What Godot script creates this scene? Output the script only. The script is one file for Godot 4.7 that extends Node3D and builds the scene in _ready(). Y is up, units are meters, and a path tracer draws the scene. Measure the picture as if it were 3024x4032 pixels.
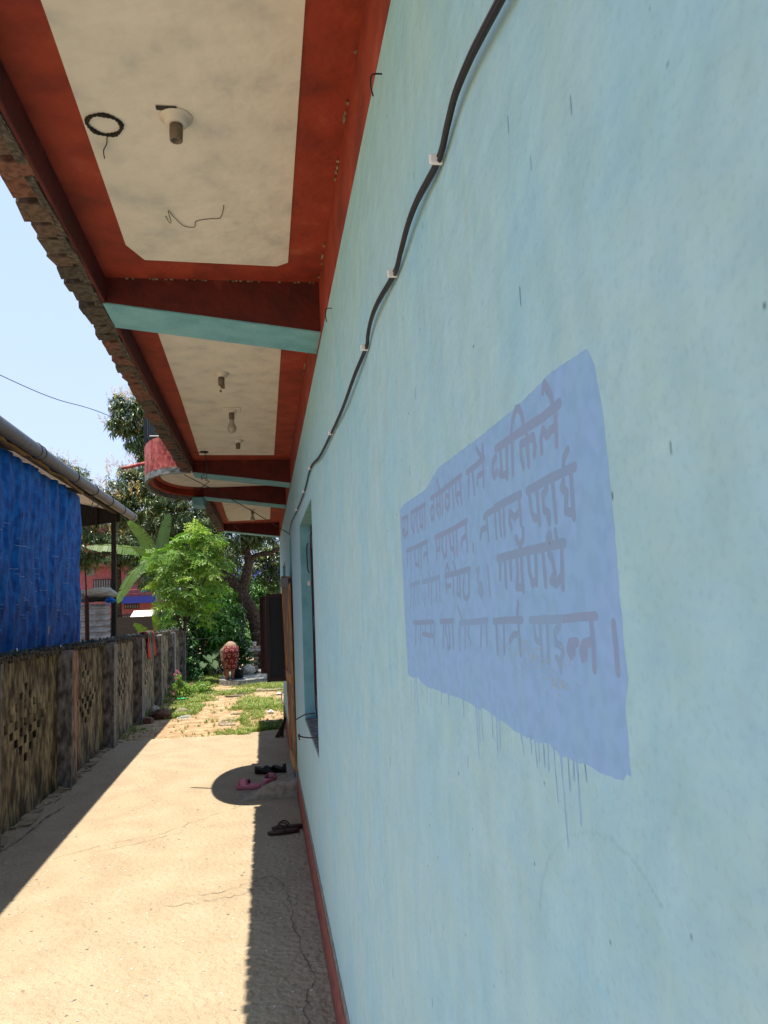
extends Node3D
# A narrow concrete alley between a blue house and a weathered boundary wall, trees at its end.
# World axes: x to the right, y up, z back along the alley (the view goes along -z); metres.

var rng := RandomNumberGenerator.new()
var M := {}

# ------------------------------------------------------------------ helpers: materials
func ntex(sd: int, freq: float, cols: Array, offs: Array, oct := 4, size := 512, kind := FastNoiseLite.TYPE_SIMPLEX_SMOOTH) -> NoiseTexture2D:
	var n := FastNoiseLite.new()
	n.noise_type = kind
	n.seed = sd
	n.frequency = freq
	n.fractal_octaves = oct
	var t := NoiseTexture2D.new()
	t.width = size
	t.height = size
	t.seamless = true
	t.noise = n
	var g := Gradient.new()
	g.colors = PackedColorArray(cols)
	g.offsets = PackedFloat32Array(offs)
	t.color_ramp = g
	return t

func nnorm(sd: int, freq: float, strength: float, oct := 4, size := 512) -> NoiseTexture2D:
	var n := FastNoiseLite.new()
	n.seed = sd
	n.frequency = freq
	n.fractal_octaves = oct
	var t := NoiseTexture2D.new()
	t.width = size
	t.height = size
	t.seamless = true
	t.as_normal_map = true
	t.bump_strength = strength
	t.noise = n
	return t

func flat(c: Color, rough := 0.85, metal := 0.0) -> StandardMaterial3D:
	var m := StandardMaterial3D.new()
	m.albedo_color = c
	m.roughness = rough
	m.metallic = metal
	return m

# triplanar world material: albedo noise, optional normal
func tri(tex: Texture2D, scale: Vector3, rough := 0.88, norm: Texture2D = null, nscale := 0.6) -> StandardMaterial3D:
	var m := StandardMaterial3D.new()
	m.albedo_texture = tex
	m.roughness = rough
	m.uv1_triplanar = true
	m.uv1_world_triplanar = true
	m.uv1_scale = scale
	m.uv1_triplanar_sharpness = 4.0
	if norm:
		m.normal_enabled = true
		m.normal_texture = norm
		m.normal_scale = nscale
	return m

func detail(m: StandardMaterial3D, tex: Texture2D, scale: Vector3) -> StandardMaterial3D:
	m.detail_enabled = true
	m.detail_blend_mode = BaseMaterial3D.BLEND_MODE_MUL
	m.detail_uv_layer = BaseMaterial3D.DETAIL_UV_2
	m.uv2_triplanar = true
	m.uv2_world_triplanar = true
	m.uv2_scale = scale
	m.detail_albedo = tex
	return m

func leafmat(c: Color, rough: float, back: Color, vary := false) -> StandardMaterial3D:
	var m := flat(c, rough)
	m.backlight_enabled = true
	m.backlight = back
	m.vertex_color_use_as_albedo = vary
	return m

# ------------------------------------------------------------------ helpers: nodes
func tag(o: Node3D, label := "", category := "", group := "", kind := "") -> Node3D:
	if label: o.set_meta("label", label)
	if category: o.set_meta("category", category)
	if group: o.set_meta("group", group)
	if kind: o.set_meta("kind", kind)
	return o

func thing(called: String, label: String, category: String, at := Vector3.ZERO, turn := 0.0, group := "") -> Node3D:
	var o := Node3D.new()
	o.name = called
	add_child(o, true)
	o.position = at
	o.rotation.y = turn
	tag(o, label, category, group)
	return o

func nst(smooth := false) -> SurfaceTool:
	var st := SurfaceTool.new()
	st.begin(Mesh.PRIMITIVE_TRIANGLES)
	st.set_smooth_group(0 if smooth else -1)
	return st

func obj(called: String, st: SurfaceTool, m: Material, parent: Node3D = null, at := Vector3.ZERO) -> MeshInstance3D:
	st.generate_normals()
	var o := MeshInstance3D.new()
	o.name = called
	o.mesh = st.commit()
	o.material_override = m
	o.position = at
	(parent if parent else self).add_child(o, true)
	return o

func inst(called: String, mesh: Mesh, m: Material, parent: Node3D, t: Transform3D) -> MeshInstance3D:
	var o := MeshInstance3D.new()
	o.name = called
	o.mesh = mesh
	o.material_override = m
	o.transform = t
	parent.add_child(o, true)
	return o

func mesh_of(st: SurfaceTool) -> ArrayMesh:
	st.generate_normals()
	return st.commit()

# ------------------------------------------------------------------ helpers: shapes (points counter-clockwise seen from outside)
func t3(st: SurfaceTool, a: Vector3, b: Vector3, c: Vector3):
	st.add_vertex(a); st.add_vertex(c); st.add_vertex(b)

func q4(st: SurfaceTool, a: Vector3, b: Vector3, c: Vector3, d: Vector3):
	t3(st, a, b, c); t3(st, a, c, d)

func q4uv(st: SurfaceTool, p: Array, uv: Array):
	for i in [0, 2, 1, 0, 3, 2]:
		st.set_uv(uv[i])
		st.add_vertex(p[i])

func out4(st: SurfaceTool, a: Vector3, b: Vector3, c: Vector3, d: Vector3, from: Vector3):
	if (b - a).cross(c - a).dot((a + b + c + d) * 0.25 - from) > 0.0: q4(st, a, b, c, d)
	else: q4(st, d, c, b, a)

func out3(st: SurfaceTool, a: Vector3, b: Vector3, c: Vector3, from: Vector3):
	if (b - a).cross(c - a).dot((a + b + c) / 3.0 - from) > 0.0: t3(st, a, b, c)
	else: t3(st, c, b, a)

func box(st: SurfaceTool, c: Vector3, s: Vector3, bev := 0.0, B := Basis()):
	var h := s * 0.5
	var f = func(sx, sy, sz, k):
		var i = Vector3(bev, bev, bev)
		i[k] = 0.0
		return c + B * (Vector3(sx * (h.x - i.x), sy * (h.y - i.y), sz * (h.z - i.z)))
	for k in 3:
		var u := (k + 1) % 3
		var v := (k + 2) % 3
		for s0 in [-1, 1]:
			var p := []
			for e in [[-1, -1], [1, -1], [1, 1], [-1, 1]]:
				var sg := Vector3.ZERO
				sg[k] = s0; sg[u] = e[0]; sg[v] = e[1]
				p.append(f.call(sg.x, sg.y, sg.z, k))
			out4(st, p[0], p[1], p[2], p[3], c)
			if bev > 0.0:
				for s1 in [-1, 1]:
					var a := Vector3.ZERO
					a[k] = s0; a[u] = s1; a[v] = -1
					var b := a
					b[v] = 1
					out4(st, f.call(a.x, a.y, a.z, k), f.call(b.x, b.y, b.z, k), f.call(b.x, b.y, b.z, u), f.call(a.x, a.y, a.z, u), c)
	if bev > 0.0:
		for sx in [-1, 1]:
			for sy in [-1, 1]:
				for sz in [-1, 1]:
					out3(st, f.call(sx, sy, sz, 0), f.call(sx, sy, sz, 1), f.call(sx, sy, sz, 2), c)

func bx(st: SurfaceTool, a: Vector3, b: Vector3, bev := 0.0):   # a box between two corners
	box(st, (a + b) * 0.5, (b - a).abs(), bev)

# a box whose eight corners are nudged: bricks, stones
func rough_box(st: SurfaceTool, c: Vector3, s: Vector3, j: float, r: RandomNumberGenerator, B := Basis()):
	var p := []
	for i in 8:
		var g := Vector3(-1 if i & 1 == 0 else 1, -1 if i & 2 == 0 else 1, -1 if i & 4 == 0 else 1)
		p.append(c + B * (g * s * 0.5 + Vector3(r.randf_range(-j, j), r.randf_range(-j, j), r.randf_range(-j, j))))
	for f in [[0, 1, 3, 2], [4, 5, 7, 6], [0, 1, 5, 4], [2, 3, 7, 6], [0, 2, 6, 4], [1, 3, 7, 5]]:
		out4(st, p[f[0]], p[f[1]], p[f[2]], p[f[3]], c)

func loft(st: SurfaceTool, rings: Array, cap := true):    # rings of equal length, joined; closed round
	var n: int = rings[0].size()
	for i in rings.size() - 1:
		for k in n:
			var k2 := (k + 1) % n
			q4(st, rings[i][k], rings[i][k2], rings[i + 1][k2], rings[i + 1][k])
	if cap:
		for e in [0, rings.size() - 1]:
			var mid := Vector3.ZERO
			for p in rings[e]: mid += p
			mid /= n
			for k in n:
				var k2 := (k + 1) % n
				if e == 0: t3(st, mid, rings[e][k2], rings[e][k])
				else: t3(st, mid, rings[e][k], rings[e][k2])

func ring(c: Vector3, u: Vector3, v: Vector3, ru: float, rv: float, n: int) -> Array:
	var r := []
	for k in n:
		var a := TAU * k / n
		r.append(c + u * cos(a) * ru + v * sin(a) * rv)
	return r

func tube(st: SurfaceTool, pts: Array, rad, n := 8, cap := true):
	var rings := []
	var u := Vector3.ZERO
	for i in pts.size():
		var d: Vector3 = (pts[mini(i + 1, pts.size() - 1)] - pts[maxi(i - 1, 0)]).normalized()
		if u == Vector3.ZERO: u = d.cross(Vector3.UP if absf(d.y) < 0.9 else Vector3.RIGHT)
		u = (u - d * d.dot(u)).normalized()
		var r: float = rad[i] if rad is Array else rad
		rings.append(ring(pts[i], u, d.cross(u), r, r, n))
	loft(st, rings, cap)

func lathe(st: SurfaceTool, c: Vector3, prof: Array, n := 20, B := Basis()):   # prof: [radius, height] from the bottom up
	var rings := []
	for p in prof:
		rings.append(ring(c + B * Vector3(0, p[1], 0), B * Vector3(0, 0, 1), B * Vector3(1, 0, 0), p[0], p[0], n))
	loft(st, rings)

func curve(pts: Array, steps: int) -> Array:   # Catmull-Rom through the points
	var o := []
	for i in pts.size() - 1:
		var a = pts[maxi(i - 1, 0)]
		var b = pts[i]
		var c = pts[i + 1]
		var d = pts[mini(i + 2, pts.size() - 1)]
		for k in steps:
			o.append(b.cubic_interpolate(c, a, d, float(k) / steps))
	o.append(pts[-1])
	return o

# a flat outline given thickness: p2 in the plane (u, v) at o, thickness t along w = u x v
func prism(st: SurfaceTool, p2: PackedVector2Array, o: Vector3, u: Vector3, v: Vector3, t: float):
	if Geometry2D.is_polygon_clockwise(p2): p2.reverse()
	var w := u.cross(v).normalized() * t
	var ix := Geometry2D.triangulate_polygon(p2)
	var P := []
	for p in p2: P.append(o + u * p.x + v * p.y)
	for i in range(0, ix.size(), 3):
		var a: Vector3 = P[ix[i]]
		var b: Vector3 = P[ix[i + 1]]
		var c: Vector3 = P[ix[i + 2]]
		if (b - a).cross(c - a).dot(w) < 0.0:
			var s := b
			b = c
			c = s
		t3(st, a + w, b + w, c + w)
		t3(st, a, c, b)
	for i in P.size():
		var a: Vector3 = P[i]
		var b: Vector3 = P[(i + 1) % P.size()]
		q4(st, a, b, b + w, a + w)

# a coat of paint: the outline as a single face at o, facing -x
func coat(st: SurfaceTool, p2: PackedVector2Array, o: Vector3):
	var ix := Geometry2D.triangulate_polygon(p2)
	for i in range(0, ix.size(), 3):
		var P := []
		for k in 3: P.append(o + Vector3(0, p2[ix[i + k]].y, -p2[ix[i + k]].x))
		out3(st, P[0], P[1], P[2], (P[0] + P[1] + P[2]) / 3.0 + Vector3(1, 0, 0))

# smooth-minimum field of tapered capsules, meshed as surface nets
func blob(st: SurfaceTool, bones: Array, cell: float, k: float):
	var lo := Vector3.INF
	var hi := -Vector3.INF
	for b in bones:
		for e in [[b[0], b[1]], [b[2], b[3]]]:
			lo = lo.min(e[0] - Vector3.ONE * (e[1] + cell * 3))
			hi = hi.max(e[0] + Vector3.ONE * (e[1] + cell * 3))
	var nx := int((hi.x - lo.x) / cell) + 2
	var ny := int((hi.y - lo.y) / cell) + 2
	var nz := int((hi.z - lo.z) / cell) + 2
	var F := PackedFloat32Array()
	F.resize(nx * ny * nz)
	F.fill(1.0)
	for b in bones:
		var a: Vector3 = b[0]
		var ra: float = b[1]
		var d: Vector3 = b[2] - a
		var rb: float = b[3]
		var sq: Vector3 = b[4] if b.size() > 4 else Vector3.ONE
		var l2 := maxf(d.length_squared(), 1e-9)
		var m := maxf(ra, rb) * maxf(sq.x, maxf(sq.y, sq.z)) + k + cell * 2
		var p0 := ((a.min(b[2]) - Vector3.ONE * m - lo) / cell).floor()
		var p1 := ((a.max(b[2]) + Vector3.ONE * m - lo) / cell).ceil()
		for z in range(maxi(int(p0.z), 0), mini(int(p1.z), nz - 1) + 1):
			for y in range(maxi(int(p0.y), 0), mini(int(p1.y), ny - 1) + 1):
				for x in range(maxi(int(p0.x), 0), mini(int(p1.x), nx - 1) + 1):
					var p := lo + Vector3(x, y, z) * cell - a
					var t := clampf(p.dot(d) / l2, 0.0, 1.0)
					var v := ((p - d * t) / sq).length() - lerpf(ra, rb, t)
					var i := x + nx * (y + ny * z)
					var h := maxf(k - absf(v - F[i]), 0.0) / k
					F[i] = minf(v, F[i]) - h * h * k * 0.25
	var id := {}
	var off := [0, 1, nx, nx + 1, nx * ny, nx * ny + 1, nx * ny + nx, nx * ny + nx + 1]
	var edges := [[0, 1], [2, 3], [4, 5], [6, 7], [0, 2], [1, 3], [4, 6], [5, 7], [0, 4], [1, 5], [2, 6], [3, 7]]
	for z in nz - 1:
		for y in ny - 1:
			for x in nx - 1:
				var i := x + nx * (y + ny * z)
				var neg := 0
				for o in off:
					if F[i + o] < 0.0: neg += 1
				if neg == 0 or neg == 8: continue
				var s := Vector3.ZERO
				var c := 0
				for e in edges:
					var fa := F[i + off[e[0]]]
					var fb := F[i + off[e[1]]]
					if (fa < 0.0) != (fb < 0.0):
						var t := fa / (fa - fb)
						var pa := Vector3(e[0] & 1, (e[0] >> 1) & 1, e[0] >> 2)
						var pb := Vector3(e[1] & 1, (e[1] >> 1) & 1, e[1] >> 2)
						s += pa.lerp(pb, t)
						c += 1
				id[i] = lo + (Vector3(x, y, z) + s / c) * cell
	var strides := [1, nx, nx * ny]
	for i in id.keys():
		for k3 in 3:
			var j: int = i + strides[k3]
			if (F[i] < 0.0) == (F[j] < 0.0): continue
			var u: int = strides[(k3 + 1) % 3]
			var v: int = strides[(k3 + 2) % 3]
			if not (id.has(i - u) and id.has(i - v) and id.has(i - u - v)): continue
			if F[i] < 0.0: q4(st, id[i - u - v], id[i - v], id[i], id[i - u])
			else: q4(st, id[i - u], id[i], id[i - v], id[i - u - v])

func multi(called: String, mesh: Mesh, m: Material, ts: Array, cols: Array, parent: Node3D) -> MultiMeshInstance3D:
	var mm := MultiMesh.new()
	mm.transform_format = MultiMesh.TRANSFORM_3D
	mm.use_colors = cols.size() > 0
	mm.mesh = mesh
	mm.instance_count = ts.size()
	for i in ts.size():
		mm.set_instance_transform(i, ts[i])
		if cols.size(): mm.set_instance_color(i, cols[i])
	var o := MultiMeshInstance3D.new()
	o.name = called
	o.multimesh = mm
	o.material_override = m
	o.set_meta("kind", "stuff")
	(parent if parent else self).add_child(o, true)
	return o

# ------------------------------------------------------------------ textures that are computed pixel by pixel
func wall_image() -> ImageTexture:    # old distemper on plaster: blotches, runs, specks; covers 4.2 m x 2.7 m
	var w := 2048
	var h := 1024
	var na := FastNoiseLite.new()
	na.seed = 11; na.frequency = 0.0045; na.fractal_octaves = 4
	var nb := FastNoiseLite.new()
	nb.seed = 12; nb.frequency = 0.022; nb.fractal_octaves = 3
	var nc := FastNoiseLite.new()
	nc.seed = 13; nc.frequency = 0.05; nc.fractal_octaves = 3
	var ia := na.get_seamless_image(w, h).get_data()
	var ib := nb.get_seamless_image(w, h).get_data()
	var ic := nc.get_seamless_image(512, 1024)
	ic.resize(w, 512)
	var ics := ic.get_data()
	var d := PackedByteArray()
	d.resize(w * h * 3)
	var j := 0
	for y in h:
		var low := clampf((y - 700.0) / 324.0, 0.0, 1.0)
		var hi := clampf(1.0 - y / 300.0, 0.0, 1.0)
		for x in w:
			var i := y * w + x
			var a := ia[i] / 255.0 - 0.5
			var b := ib[i] / 255.0 - 0.5
			var c := ics[(y >> 3) * w + ((x * 3) & 2047)] / 255.0 - 0.5    # drawn out downwards: rain runs
			var g := a * 0.9 + c * 0.55
			var v := 1.0 + b * 0.05 + c * 0.02 - maxf(0.0, b - 0.22) * 0.18 - clampf((y - 800.0) / 130.0, 0.0, 1.0) * maxf(0.0, b * 0.6 + c * 0.3) * 0.35
			d[j] = clampi(int((159.0 + g * 13.0 - maxf(-a, 0.0) * 14.0 - hi * 8.0 + low * 4.0) * v), 0, 255)
			d[j + 1] = clampi(int((199.0 + g * 5.0 + low * 2.0) * v), 0, 255)
			d[j + 2] = clampi(int((209.0 - g * 8.0 + b * 6.0 + low * 2.0 - hi * 3.0) * v), 0, 255)
			j += 3
	var im := Image.create_from_data(w, h, false, Image.FORMAT_RGB8, d)
	var r := RandomNumberGenerator.new()
	r.seed = 77
	for k in 900:    # specks, chips and short scratches
		var x := r.randi_range(4, w - 12)
		var y := r.randi_range(4, h - 30) if k % 3 else r.randi_range(560, h - 60)
		var dark := r.randf_range(0.5, 0.88)
		var len := 1
		if r.randf() < 0.35: len = r.randi_range(2, 8)
		for s in len:
			var px := x + int(sin(s * 0.7 + k) * 0.6)
			var c := im.get_pixel(px, y + s)
			im.set_pixel(px, y + s, Color(c.r * dark * 0.95, c.g * dark, c.b * dark))
			if r.randf() < 0.4 and len < 3:
				im.set_pixel(px + 1, y + s, Color(c.r * dark, c.g * dark, c.b * dark))
	for k in 26:     # faint brown runs and rust tears
		var x := r.randi_range(20, w - 20)
		var y := r.randi_range(20, h - 260)
		var wd := r.randi_range(2, 9)
		var len := r.randi_range(60, 240)
		var s := r.randf_range(0.03, 0.10)
		for yy in len:
			var f := s * (1.0 - float(yy) / len) * minf(1.0, yy / 12.0)
			for xx in wd:
				var c := im.get_pixel(x + xx, y + yy)
				im.set_pixel(x + xx, y + yy, c.lerp(Color(0.55, 0.5, 0.36), f))
	# the faint arc of an old scratch, and a few marks one notices
	var arc := curve([Vector3(0.717, 1.317, 0), Vector3(0.703, 1.346, 0), Vector3(0.677, 1.376, 0), Vector3(0.63, 1.405, 0), Vector3(0.573, 1.422, 0), Vector3(0.531, 1.423, 0), Vector3(0.502, 1.415, 0), Vector3(0.48, 1.403, 0)], 40)
	for v in arc:
		var px := int((1.0 + v.x) / 4.2 * w)
		var py := int((1.0 - v.y / 2.7) * h)
		var c := im.get_pixel(px, py)
		im.set_pixel(px, py, Color(c.r * 0.975, c.g * 0.98, c.b * 0.98))
	return ImageTexture.create_from_image(im)

func skirt_image() -> ImageTexture:   # red cloth printed with pale ring motifs
	var im := Image.create(256, 256, false, Image.FORMAT_RGB8)
	im.fill(Color(0.30, 0.02, 0.035))
	var r := RandomNumberGenerator.new()
	r.seed = 5
	for gy in 4:
		for gx in 4:
			var cx := gx * 64 + 20 + (32 if gy % 2 else 0)
			var cy := gy * 64 + 32
			for a in 90:
				var t := a * TAU / 90.0
				if t > 5.1: continue
				for k in 7:
					var rr := 14.0 + k
					im.set_pixel(posmod(int(cx + cos(t + gx * 1.7) * rr), 256), posmod(int(cy + sin(t + gx * 1.7) * rr), 256), Color(0.78, 0.50, 0.42))
	return ImageTexture.create_from_image(im)

# ------------------------------------------------------------------ materials
func materials():
	var fine := nnorm(31, 0.06, 3.0)
	var rough := nnorm(32, 0.03, 6.0)
	var speck := ntex(33, 0.09, [Color(0.955, 0.955, 0.955), Color(1, 1, 1), Color(1, 1, 1)], [0.0, 0.4, 1.0], 3)
	var dirt := ntex(34, 0.012, [Color(0.86, 0.83, 0.8), Color(0.97, 0.96, 0.95), Color(1, 1, 1)], [0.2, 0.5, 0.8], 5)
	M.wall = StandardMaterial3D.new()
	M.wall.albedo_texture = wall_image()
	M.wall.roughness = 0.82
	M.wall.normal_enabled = true
	M.wall.normal_texture = nnorm(35, 0.035, 4.0, 5, 1024)
	M.wall.normal_scale = 0.38
	detail(M.wall, speck, Vector3(2.2, 2.2, 2.2))
	var blue := ntex(41, 0.012, [Color(0.63, 0.79, 0.80), Color(0.68, 0.83, 0.85), Color(0.71, 0.845, 0.85)], [0.25, 0.5, 0.8])
	M.blue = tri(blue, Vector3(0.9, 0.35, 0.9), 0.82, fine, 0.25)
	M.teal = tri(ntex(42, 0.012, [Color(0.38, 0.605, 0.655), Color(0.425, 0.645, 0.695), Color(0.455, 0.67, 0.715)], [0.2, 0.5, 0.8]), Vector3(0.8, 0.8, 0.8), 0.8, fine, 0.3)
	M.red = tri(ntex(43, 0.010, [Color(0.50, 0.165, 0.09), Color(0.565, 0.195, 0.105), Color(0.59, 0.215, 0.12), Color(0.64, 0.29, 0.205)], [0.15, 0.45, 0.75, 0.95], 5), Vector3(0.8, 0.8, 0.8), 0.8, fine, 0.3)
	detail(M.red, dirt, Vector3(0.7, 0.7, 0.7))
	M.beam = tri(ntex(44, 0.012, [Color(0.27, 0.065, 0.042), Color(0.325, 0.075, 0.048), Color(0.35, 0.09, 0.06), Color(0.43, 0.19, 0.145)], [0.15, 0.45, 0.78, 0.97], 5), Vector3(0.9, 0.9, 0.9), 0.8, fine, 0.3)
	M.pinkred = tri(ntex(45, 0.012, [Color(0.48, 0.2, 0.17), Color(0.66, 0.29, 0.26), Color(0.76, 0.44, 0.4)], [0.2, 0.5, 0.85], 5), Vector3(1.6, 0.4, 1.6), 0.85, fine, 0.5)
	M.cream = tri(ntex(46, 0.011, [Color(0.745, 0.735, 0.72), Color(0.80, 0.785, 0.75), Color(0.825, 0.808, 0.77), Color(0.84, 0.82, 0.78)], [0.12, 0.36, 0.6, 0.85], 6, 1024), Vector3(0.42, 0.42, 0.42), 0.85, fine, 0.25)
	M.base_red = tri(ntex(48, 0.02, [Color(0.44, 0.25, 0.21), Color(0.55, 0.285, 0.24), Color(0.60, 0.34, 0.29)], [0.2, 0.5, 0.8]), Vector3(1.5, 1.5, 1.5), 0.85, fine, 0.4)
	M.cement = tri(ntex(49, 0.02, [Color(0.34, 0.35, 0.33), Color(0.46, 0.47, 0.45), Color(0.54, 0.55, 0.53)], [0.2, 0.5, 0.8], 5), Vector3(1.5, 1.5, 1.5), 0.9, rough, 0.5)
	M.path = tri(ntex(50, 0.006, [Color(0.615, 0.55, 0.455), Color(0.638, 0.573, 0.477), Color(0.648, 0.583, 0.486), Color(0.67, 0.605, 0.51)], [0.2, 0.45, 0.65, 0.9], 6, 1024), Vector3(0.36, 0.36, 0.36), 0.9, nnorm(51, 0.11, 5.0, 4), 0.5)
	detail(M.path, ntex(52, 0.10, [Color(0.70, 0.67, 0.63), Color(0.93, 0.925, 0.91), Color(0.98, 0.98, 0.97), Color(1.1, 1.08, 1.05)], [0.20, 0.34, 0.6, 0.85], 3, 1024), Vector3(1.3, 1.3, 1.3))
	M.soil = tri(ntex(53, 0.012, [Color(0.52, 0.42, 0.30), Color(0.59, 0.49, 0.365), Color(0.65, 0.56, 0.43)], [0.25, 0.5, 0.8], 6, 1024), Vector3(0.3, 0.3, 0.3), 0.95, rough, 0.35)
	M.step = tri(ntex(54, 0.02, [Color(0.50, 0.46, 0.40), Color(0.57, 0.53, 0.465), Color(0.62, 0.58, 0.52)], [0.2, 0.5, 0.8], 5), Vector3(1.2, 1.2, 1.2), 0.92, rough, 0.5)
	# boundary wall: rain-streaked, mould-blackened render over an ochre wash
	M.fence = tri(ntex(55, 0.016, [Color(0.23, 0.22, 0.19), Color(0.43, 0.40, 0.325), Color(0.54, 0.50, 0.395), Color(0.66, 0.61, 0.48)], [0.18, 0.40, 0.6, 0.9], 6), Vector3(1.8, 0.62, 1.8), 0.95, rough, 0.6)
	detail(M.fence, ntex(56, 0.012, [Color(0.42, 0.40, 0.37), Color(0.85, 0.83, 0.8), Color(1, 1, 1)], [0.28, 0.5, 0.75], 5), Vector3(0.55, 0.35, 0.55))
	M.pillar = tri(ntex(57, 0.02, [Color(0.26, 0.24, 0.22), Color(0.37, 0.35, 0.325), Color(0.45, 0.43, 0.41), Color(0.54, 0.515, 0.49)], [0.25, 0.45, 0.65, 0.9], 6), Vector3(1.3, 0.6, 1.3), 0.95, rough, 0.6)
	M.pillar_face = tri(ntex(58, 0.02, [Color(0.45, 0.32, 0.25), Color(0.62, 0.45, 0.37), Color(0.68, 0.53, 0.45)], [0.2, 0.45, 0.85], 5), Vector3(1.8, 0.5, 1.8), 0.95, rough, 0.5)
	M.coping = tri(ntex(59, 0.03, [Color(0.09, 0.085, 0.07), Color(0.27, 0.25, 0.21), Color(0.44, 0.41, 0.35)], [0.25, 0.5, 0.8], 5), Vector3(2, 2, 2), 0.95, rough, 0.8)
	M.brickraw = [flat(Color(0.39, 0.32, 0.27), 0.95), flat(Color(0.36, 0.33, 0.285), 0.95), flat(Color(0.30, 0.28, 0.25), 0.95), flat(Color(0.45, 0.31, 0.255), 0.95)]
	for m in M.brickraw:
		m.albedo_texture = ntex(60, 0.05, [Color(0.68, 0.66, 0.64), Color(0.92, 0.90, 0.88), Color(1, 1, 1)], [0.25, 0.5, 0.8], 4, 256) if m == M.brickraw[0] else M.brickraw[0].albedo_texture
		m.uv1_triplanar = true
		m.uv1_world_triplanar = true
		m.uv1_scale = Vector3(3, 3, 3)
		m.normal_enabled = true
		m.normal_texture = rough
		m.normal_scale = 0.5
	M.mortar = tri(ntex(61, 0.04, [Color(0.19, 0.175, 0.155), Color(0.27, 0.255, 0.225), Color(0.36, 0.335, 0.30)], [0.2, 0.5, 0.8], 5), Vector3(2, 2, 2), 0.97, rough, 0.6)
	M.tarp = tri(ntex(62, 0.016, [Color(0.0, 0.25, 0.53), Color(0.005, 0.33, 0.65), Color(0.02, 0.40, 0.72)], [0.2, 0.5, 0.8], 4), Vector3(1.2, 0.5, 1.2), 0.7, nnorm(63, 0.02, 8.0, 4), 0.2)
	M.tarp.metallic_specular = 0.3
	detail(M.tarp, ntex(64, 0.02, [Color(1, 1, 1), Color(1, 1, 1), Color(0.85, 0.86, 0.9), Color(0.95, 0.95, 0.97)], [0.0, 0.62, 0.7, 1.0], 5), Vector3(0.4, 1.6, 0.5))
	M.tarp_scuff = flat(Color(0.50, 0.62, 0.80), 0.8)
	M.pvc = tri(ntex(65, 0.02, [Color(0.29, 0.30, 0.33), Color(0.35, 0.36, 0.385), Color(0.39, 0.40, 0.42)], [0.2, 0.5, 0.8]), Vector3(1, 1, 1), 0.55)
	M.sheet = tri(ntex(66, 0.015, [Color(0.60, 0.58, 0.56), Color(0.72, 0.73, 0.74), Color(0.79, 0.80, 0.81)], [0.2, 0.5, 0.8], 4), Vector3(0.9, 0.9, 0.9), 0.5)
	M.darkwood = tri(ntex(67, 0.02, [Color(0.07, 0.055, 0.045), Color(0.14, 0.115, 0.095)], [0.2, 0.8]), Vector3(2, 0.4, 2), 0.9)
	M.rust = tri(ntex(68, 0.03, [Color(0.16, 0.06, 0.045), Color(0.26, 0.10, 0.07)], [0.2, 0.8]), Vector3(2, 1, 2), 0.85)
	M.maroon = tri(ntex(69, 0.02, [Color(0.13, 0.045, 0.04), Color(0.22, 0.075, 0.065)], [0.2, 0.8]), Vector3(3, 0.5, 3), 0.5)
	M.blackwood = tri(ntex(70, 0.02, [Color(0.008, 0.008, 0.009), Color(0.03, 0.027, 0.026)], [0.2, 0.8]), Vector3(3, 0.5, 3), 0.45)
	M.brownwood = tri(ntex(71, 0.02, [Color(0.50, 0.33, 0.18), Color(0.62, 0.43, 0.25), Color(0.69, 0.50, 0.31)], [0.2, 0.5, 0.8]), Vector3(6, 0.5, 6), 0.6)
	M.mesh = tri(ntex(72, 0.2, [Color(0.38, 0.31, 0.24), Color(0.50, 0.42, 0.33)], [0.3, 0.7], 2), Vector3(4, 4, 4), 0.9)
	M.dark = flat(Color(0.12, 0.11, 0.10), 0.95)
	M.wire = flat(Color(0.035, 0.035, 0.035), 0.5)
	M.wire2 = flat(Color(0.16, 0.15, 0.15), 0.5)
	M.clip = flat(Color(0.86, 0.86, 0.85), 0.5)
	M.white = flat(Color(0.80, 0.78, 0.74), 0.45)
	M.socket = flat(Color(0.40, 0.36, 0.29), 0.55)
	M.bulb = flat(Color(0.62, 0.60, 0.55), 0.25)
	M.patch = tri(ntex(73, 0.012, [Color(0.535, 0.70, 0.84), Color(0.53, 0.69, 0.85), Color(0.545, 0.695, 0.86)], [0.2, 0.5, 0.8], 4), Vector3(3.0, 1.1, 3.0), 0.8)
	detail(M.patch, ntex(74, 0.03, [Color(0.965, 0.97, 0.97), Color(1, 1, 1)], [0.3, 0.6], 4), Vector3(2.5, 2.5, 2.5))
	M.ink = [tri(ntex(75, 0.03, [Color(0.505, 0.60, 0.735), Color(0.53, 0.605, 0.725)], [0.3, 0.7], 4), Vector3(5, 5, 5), 0.8),
		tri(ntex(76, 0.03, [Color(0.495, 0.605, 0.735), Color(0.515, 0.61, 0.73)], [0.3, 0.7], 4), Vector3(5, 5, 5), 0.8),
		tri(ntex(77, 0.03, [Color(0.50, 0.63, 0.765), Color(0.515, 0.63, 0.76)], [0.3, 0.7], 4), Vector3(5, 5, 5), 0.8)]
	M.bark = tri(ntex(78, 0.03, [Color(0.10, 0.075, 0.055), Color(0.24, 0.19, 0.145), Color(0.36, 0.30, 0.24)], [0.2, 0.5, 0.85], 5), Vector3(1.3, 0.5, 1.3), 0.95, rough, 1.5)
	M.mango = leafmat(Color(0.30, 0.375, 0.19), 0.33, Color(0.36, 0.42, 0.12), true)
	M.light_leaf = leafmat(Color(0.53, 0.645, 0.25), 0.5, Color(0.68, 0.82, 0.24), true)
	M.broad = leafmat(Color(0.33, 0.52, 0.19), 0.42, Color(0.52, 0.70, 0.16), true)
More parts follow.
